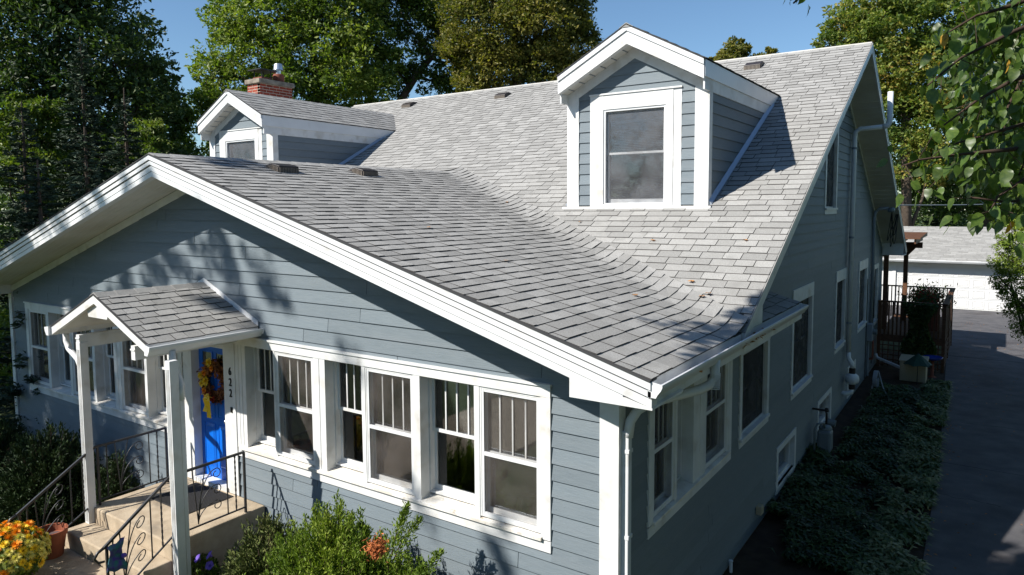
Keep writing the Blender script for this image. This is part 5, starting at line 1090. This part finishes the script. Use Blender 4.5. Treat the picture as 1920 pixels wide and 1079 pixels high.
shrub("juniper_shrub", "bright green juniper with one rusty dead sprig under the long window strip", mound(-2.95, -.95, 1.05, 1.78, 900, z0=.1), 'juniper', .042, group="evergreen shrubs under the front windows", dead=at(706, 1028, 6.35), per=150)
shrub("juniper_shrub", "spreading juniper with a long side shoot reaching right before the wall", mound(-2.05, -.85, .68, 1.40, 420, z0=.1) + [((-1.9, -1.0, 1.0), (-1.40, -.95, 1.80), 3), ((-2.0, -1.0, .9), (-1.5, -1.1, 1.66), 3), ((-2.3, -.8, 1.2), (-2.05, -.72, 2.02), 4), ((-2.3, -.8, 1.2), (-1.9, -.7, 1.9), 3)], 'juniper', .042, group="evergreen shrubs under the front windows", per=150)
shrub("yew_shrub", "dull green bushy shrub beside the stoop, left of the juniper", mound(-4.3, -.8, .80, 1.25, 420, z0=.05), 'dullgreen', .05, group="evergreen shrubs under the front windows", per=70)
shrub("juniper_shrub", "low bright green shoots at the bottom edge before the junipers", mound(-3.35, -1.75, .6, 1.2, 240, z0=.05), 'juniper', .042, group="evergreen shrubs under the front windows", per=70)
shrub("yew_shrub", "dark rounded evergreen shrub in shade left of the stoop", mound(-9.6, -1.0, 1.15, 1.55, 520, z0=.05), 'yew', .06, per=80, spread=.06)
shrub("yew_shrub", "dark evergreen shrub at the lower left frame edge", mound(-11.6, -1.3, 1.3, 1.55, 420, z0=.05), 'yew', .06, per=80, spread=.06)
shrub("yew_shrub", "small upright dark shrub between the wall and the left post", mound(-8.35, -.6, .45, 1.25, 160, z0=.05), 'yew', .055, per=70)
tree("garden_shrub", "leafy shrub showing past the left corner of the house", NB((-15.3, 1.0, 1.6, 1.1), (-16.0, 2.0, 2.6, 1.2), (-17.5, .5, 1.6, 1.3), (-18, 3, 3.6, 1.5)), 'leaf_mid', 14000, .10, [(-16, 1.3, 0), (-16, 1.4, 1.4), (-16.1, 1.8, 2.6)], tr=.08, cat="shrub")

# mums, pots, petunia
def pot(loc, r, h, label, name="flower_pot", group="terracotta pots on the stoop"):
    T_ = thing(name, loc, label, "pot", group); x, y, z = loc
    MB().lathe(loc, [(0, .0), (r * .68, 0), (r * .93, h * .78), (r * 1.0, h * .78), (r * 1.04, h), (r * .95, h), (r * .88, h * .75), (r * .5, h * .72), (0, h * .72)], 28).build("clay_body", M['terra'], T_, smooth=False)
    MB().lathe((x, y, z + h * .74), [(0, 0), (r * .88, 0)], 20).build("potting_soil", M['potsoil'], T_); return T_
pot((-7.28, -1.98, .526), .19, .36, "empty terracotta pot with chipped rim on the step behind the mums")
MB_ = None
mp_ = pot((-7.05, -2.62, .526), .20, .26, "terracotta pot hidden under the orange mums")
mums = thing("chrysanthemum_plant", (-7.05, -2.62, .78), "bushy potted mums with orange and yellow flowers at the lower left", "flowering plant")
mc = Vector((-7.02, -2.58, .86))
pp = NR.normal(0, 1, (2600, 3)); pp /= np.linalg.norm(pp, axis=1)[:, None]; pp *= NR.uniform(.4, 1, (2600, 1)) ** .5 * np.array([[.50, .42, .34]]); pp = pp + np.array(mc)[None]
V, Q = cardcloud(len(pp), lambda k: (pp, pp - np.array(mc)[None]), .07, .5); fast_obj("foliage", V, Q, M['leaf_mid'], mums)
for i in range(120):
    a = i * 2.399963; ph = math.acos(1 - (i + .5) / 120 * 1.15); d = Vector((math.sin(ph) * math.cos(a), math.sin(ph) * math.sin(a), math.cos(ph)))
    c = mc + Vector((d.x * .47, d.y * .42, d.z * .34)) * rnd.uniform(.93, 1.06)
    kx = (c - mc).dot(rt); m = 'mump' if (kx > .16 and rnd.random() < .45) else ('mumy' if rnd.random() < .5 else 'mumo')
    flower(c, rnd.uniform(.055, .078), d + Vector((rnd.gauss(0, .25), rnd.gauss(0, .25), .2)), m, "flower", mums, 20, 5)
pt = thing("petunia_plant", (-4.75, -1.75, .4), "purple flowering plant at the foot of the near canopy post", "flowering plant")
pc = at(372, 1078, 9.0)
pp = NR.normal(0, 1, (1500, 3)); pp /= np.linalg.norm(pp, axis=1)[:, None]; pp *= NR.uniform(.3, 1, (1500, 1)) ** .5 * np.array([[.30, .25, .26]]); pp = pp + np.array(pc)[None]
V, Q = cardcloud(len(pp), lambda k: (pp, pp - np.array(pc)[None]), .055, .55); fast_obj("foliage", V, Q, M['leaf_mid'], pt)
for (px, py) in ((338, 1052), (350, 1044), (344, 1072), (376, 1050), (398, 1044), (396, 1062)):
    c = at(px, py, 8.8); ax = Vector((rnd.gauss(0, .4), -.8, .7)).normalized(); a = ax.orthogonal().normalized(); b_ = ax.cross(a); V = []; Q = []
    nseg = 15
    for (rr, hh) in ((.008, 0), (.02, .03), (.05, .052), (.055, .045)):
        for k in range(nseg): th = 2 * math.pi * k / nseg; q = c + (a * math.cos(th) + b_ * math.sin(th)) * rr * (1 + .12 * math.cos(5 * th)) + ax * hh; V.append(tuple(q))
    for i in range(3):
        for k in range(nseg): Q.append((i * nseg + k, i * nseg + (k + 1) % nseg, (i + 1) * nseg + (k + 1) % nseg, (i + 1) * nseg + k))
    fast_obj("blossom", V, Q, M['purple'], pt)
MB().lathe((pc.x, pc.y, 0), [(0, 0), (.16, 0), (.22, .36), (.19, .36), (.18, .3), (0, .3)], 18).build("planter", M['terra'], pt)
MB().tube([(pc.x, pc.y, .3), (pc.x, pc.y, pc.z)], .012, 6).build("stem", M['twig'], pt)
# deck plants
dp = thing("deck_planter", (1.2, 22, 1.1), "planter with dark red and green foliage on the deck rail side", "planter")
pp = np.array([1.25, 20.6, 2.0])[None] + NR.normal(0, 1, (2600, 3)) * np.array([[.26, .5, .2]]); V, Q = cardcloud(len(pp), lambda k: (pp, NR.normal(0, 1, (len(pp), 3)) + [0, 0, .8]), .09, .4); fast_obj("foliage", V, Q, M['leaf_dark'], dp)
pp = np.array([1.3, 20.6, 2.12])[None] + NR.normal(0, 1, (500, 3)) * np.array([[.2, .35, .12]]); V, Q = cardcloud(len(pp), lambda k: (pp, NR.normal(0, 1, (len(pp), 3))), .08, .6); fast_obj("red_blooms", V, Q, M['red'], dp)
MB().box(.95, 1.6, 20.1, 21.1, 1.06, 1.75).build("planter_box", M['clay'], dp)
vn = thing("climbing_vine", (1.0, 18.6, 0), "dark leafy vine covering the near side of the deck skirt", "vine")
pp = np.stack([NR.uniform(.7, 1.7, 5200), 18.66 - NR.uniform(0, .22, 5200), NR.uniform(.1, 2.1, 5200)], 1); pp = pp[(np.abs(pp[:, 0] - 1.2) < .22 + .25 * np.sin(pp[:, 2] * 2.2) ** 2)]
V, Q = cardcloud(len(pp), lambda k: (pp, NR.normal(0, 1, (len(pp), 3)) + [0, -.6, 0]), .10, .6); fast_obj("vine_foliage", V, Q, M['leaf_dark'], vn)
MB().tube([(1.2, 18.7, 0), (1.1, 18.68, .9), (1.3, 18.69, 2.0)], .015, 6).build("vine_stem", M['twig'], vn)

# bed planting between wall and drive
def blades(n, xf, y0, y1, L_, m, name, label, dens=None, hmin=.03):
    y = NR.uniform(y0, y1, n); lo, hi = xf; x = NR.uniform(0, 1, n); x = lo + (hi - lo) * x - (y - 5) * .012 * x
    cl = np.sin(x * 5.1 + 1.3 * np.sin(y * 2.3)) * np.sin(y * 3.7 + 1.1 * np.sin(x * 4.0)); keep = cl + .5 * np.sin(y * 1.1 + x * 2.0) + NR.normal(0, .3, n) > (-.25 if dens is None else dens); x, y, cl = x[keep], y[keep], cl[keep]; n = len(x)
    a = NR.uniform(0, 2 * math.pi, n); l = L_ * NR.uniform(.6, 1.3, n); d = np.stack([np.cos(a), np.sin(a), np.zeros(n)], 1); s = np.stack([-np.sin(a), np.cos(a), np.zeros(n)], 1)
    z = hmin + .10 * np.maximum(cl, 0) + NR.uniform(0, .10, n); b0 = np.stack([x, y, z], 1); up_ = np.array([[0, 0, 1.0]]); w_ = (l * .17)[:, None]
    p1 = b0 + d * (l * .45)[:, None] + up_ * (l * .55)[:, None]; p2 = b0 + d * (l * 1.0)[:, None] + up_ * (l * .40)[:, None]
    V = np.empty((n, 6, 3)); V[:, 0] = b0 - s * w_ * .3; V[:, 1] = b0 + s * w_ * .3; V[:, 2] = p1 + s * w_; V[:, 3] = p1 - s * w_; V[:, 4] = p2 + s * w_ * .12; V[:, 5] = p2 - s * w_ * .12
    Q = np.array([[0, 1, 2, 3], [3, 2, 4, 5]])[None] + 6 * np.arange(n)[:, None, None]
    o = fast_obj(name, V.reshape(-1, 3), Q.reshape(-1, 4), M[m]); return tag(o, label, "ground cover", kind="stuff")
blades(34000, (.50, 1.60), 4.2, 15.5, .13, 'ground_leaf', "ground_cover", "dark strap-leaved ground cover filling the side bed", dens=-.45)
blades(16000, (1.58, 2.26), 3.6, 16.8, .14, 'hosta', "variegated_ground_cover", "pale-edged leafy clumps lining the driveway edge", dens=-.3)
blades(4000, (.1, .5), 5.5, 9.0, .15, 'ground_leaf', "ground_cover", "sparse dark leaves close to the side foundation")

# litter on the paving and small leaves in the bed
lt = MB()
for i in range(260):
    x = rnd.uniform(2.2, 4.6) if i % 3 else rnd.gauss(2.35, .12); y = rnd.uniform(4, 30); z = .034 if x > 2.4 else .05; a = rnd.uniform(0, 6.28); q = rnd.uniform(.012, .035)
    d = Vector((math.cos(a), math.sin(a), 0)) * q; e = Vector((-math.sin(a), math.cos(a), 0)) * q * .6; c = Vector((x, y, z)); lt.face(c - d, c - e + Vector((0, 0, .008)), c + d, c + e + Vector((0, 0, .01)))
tag(lt.build("leaf_litter", M['dryleaf']), "scattered dry leaf bits along the dark driveway", kind="stuff")
ck = MB()
for (x, y, L_) in ((2.5, 13.2, 1.4), (2.9, 16.8, 1.9), (2.3, 8.2, .9)):
    p = [Vector((x, y, .0312))]
    for k in range(14): p.append(p[-1] + Vector((L_ / 14, rnd.gauss(0, .025), 0)))
    for k in range(14): w_ = rnd.uniform(.004, .010); ck.face(p[k] + Vector((0, -w_, 0)), p[k + 1] + Vector((0, -w_, 0)), p[k + 1] + Vector((0, w_, 0)), p[k] + Vector((0, w_, 0)))
ck.build("crack", M['joint'], d_, kind="stuff")

# fallen leaves on the roof valley
for i, (x, y) in enumerate(((-.25, 2.65), (.05, 2.42), (.0, 2.32), (-1.15, 3.55), (-2.6, 4.0), (-.55, 1.6), (-1.9, .9), (-3.2, 1.0), (.15, 3.6), (-4.3, 4.4))):
    z = float(S(x, y)) + .022; a = rnd.uniform(0, 6.28); s = rnd.uniform(.03, .055); V = []
    for k in range(10):
        r = s * (1 if k % 2 == 0 else .5); V.append((x + r * math.cos(a + k * .628), y + r * math.sin(a + k * .628), z + rnd.uniform(0, .018)))
    V.append((x, y, z + .012)); o = fast_obj("fallen_leaf", V, [(k, (k + 1) % 10, 10) for k in range(10)], M['dryleaf'])
    tag(o, ("dry leaf where the roof valley nears the eave, highest of three", "dry leaf just below the valley line, middle of three", "dry leaf just below the valley line, lowest of three", "dry leaf on the valley line below the right dormer", "dry leaf up the valley left of the right dormer", "dry leaf on the porch roof nearest the gutter corner", "dry leaf on the mid porch roof below the valley", "dry leaf far down the middle of the porch roof", "dry leaf on the main roof nearest the side rake", "dry leaf highest up on the valley line")[i], "leaf", "dry leaves on the roof")
print("objects", len(bpy.data.objects), "leaves", nl, "tris", sum(len(m.polygons) * 2 for m in bpy.data.meshes))
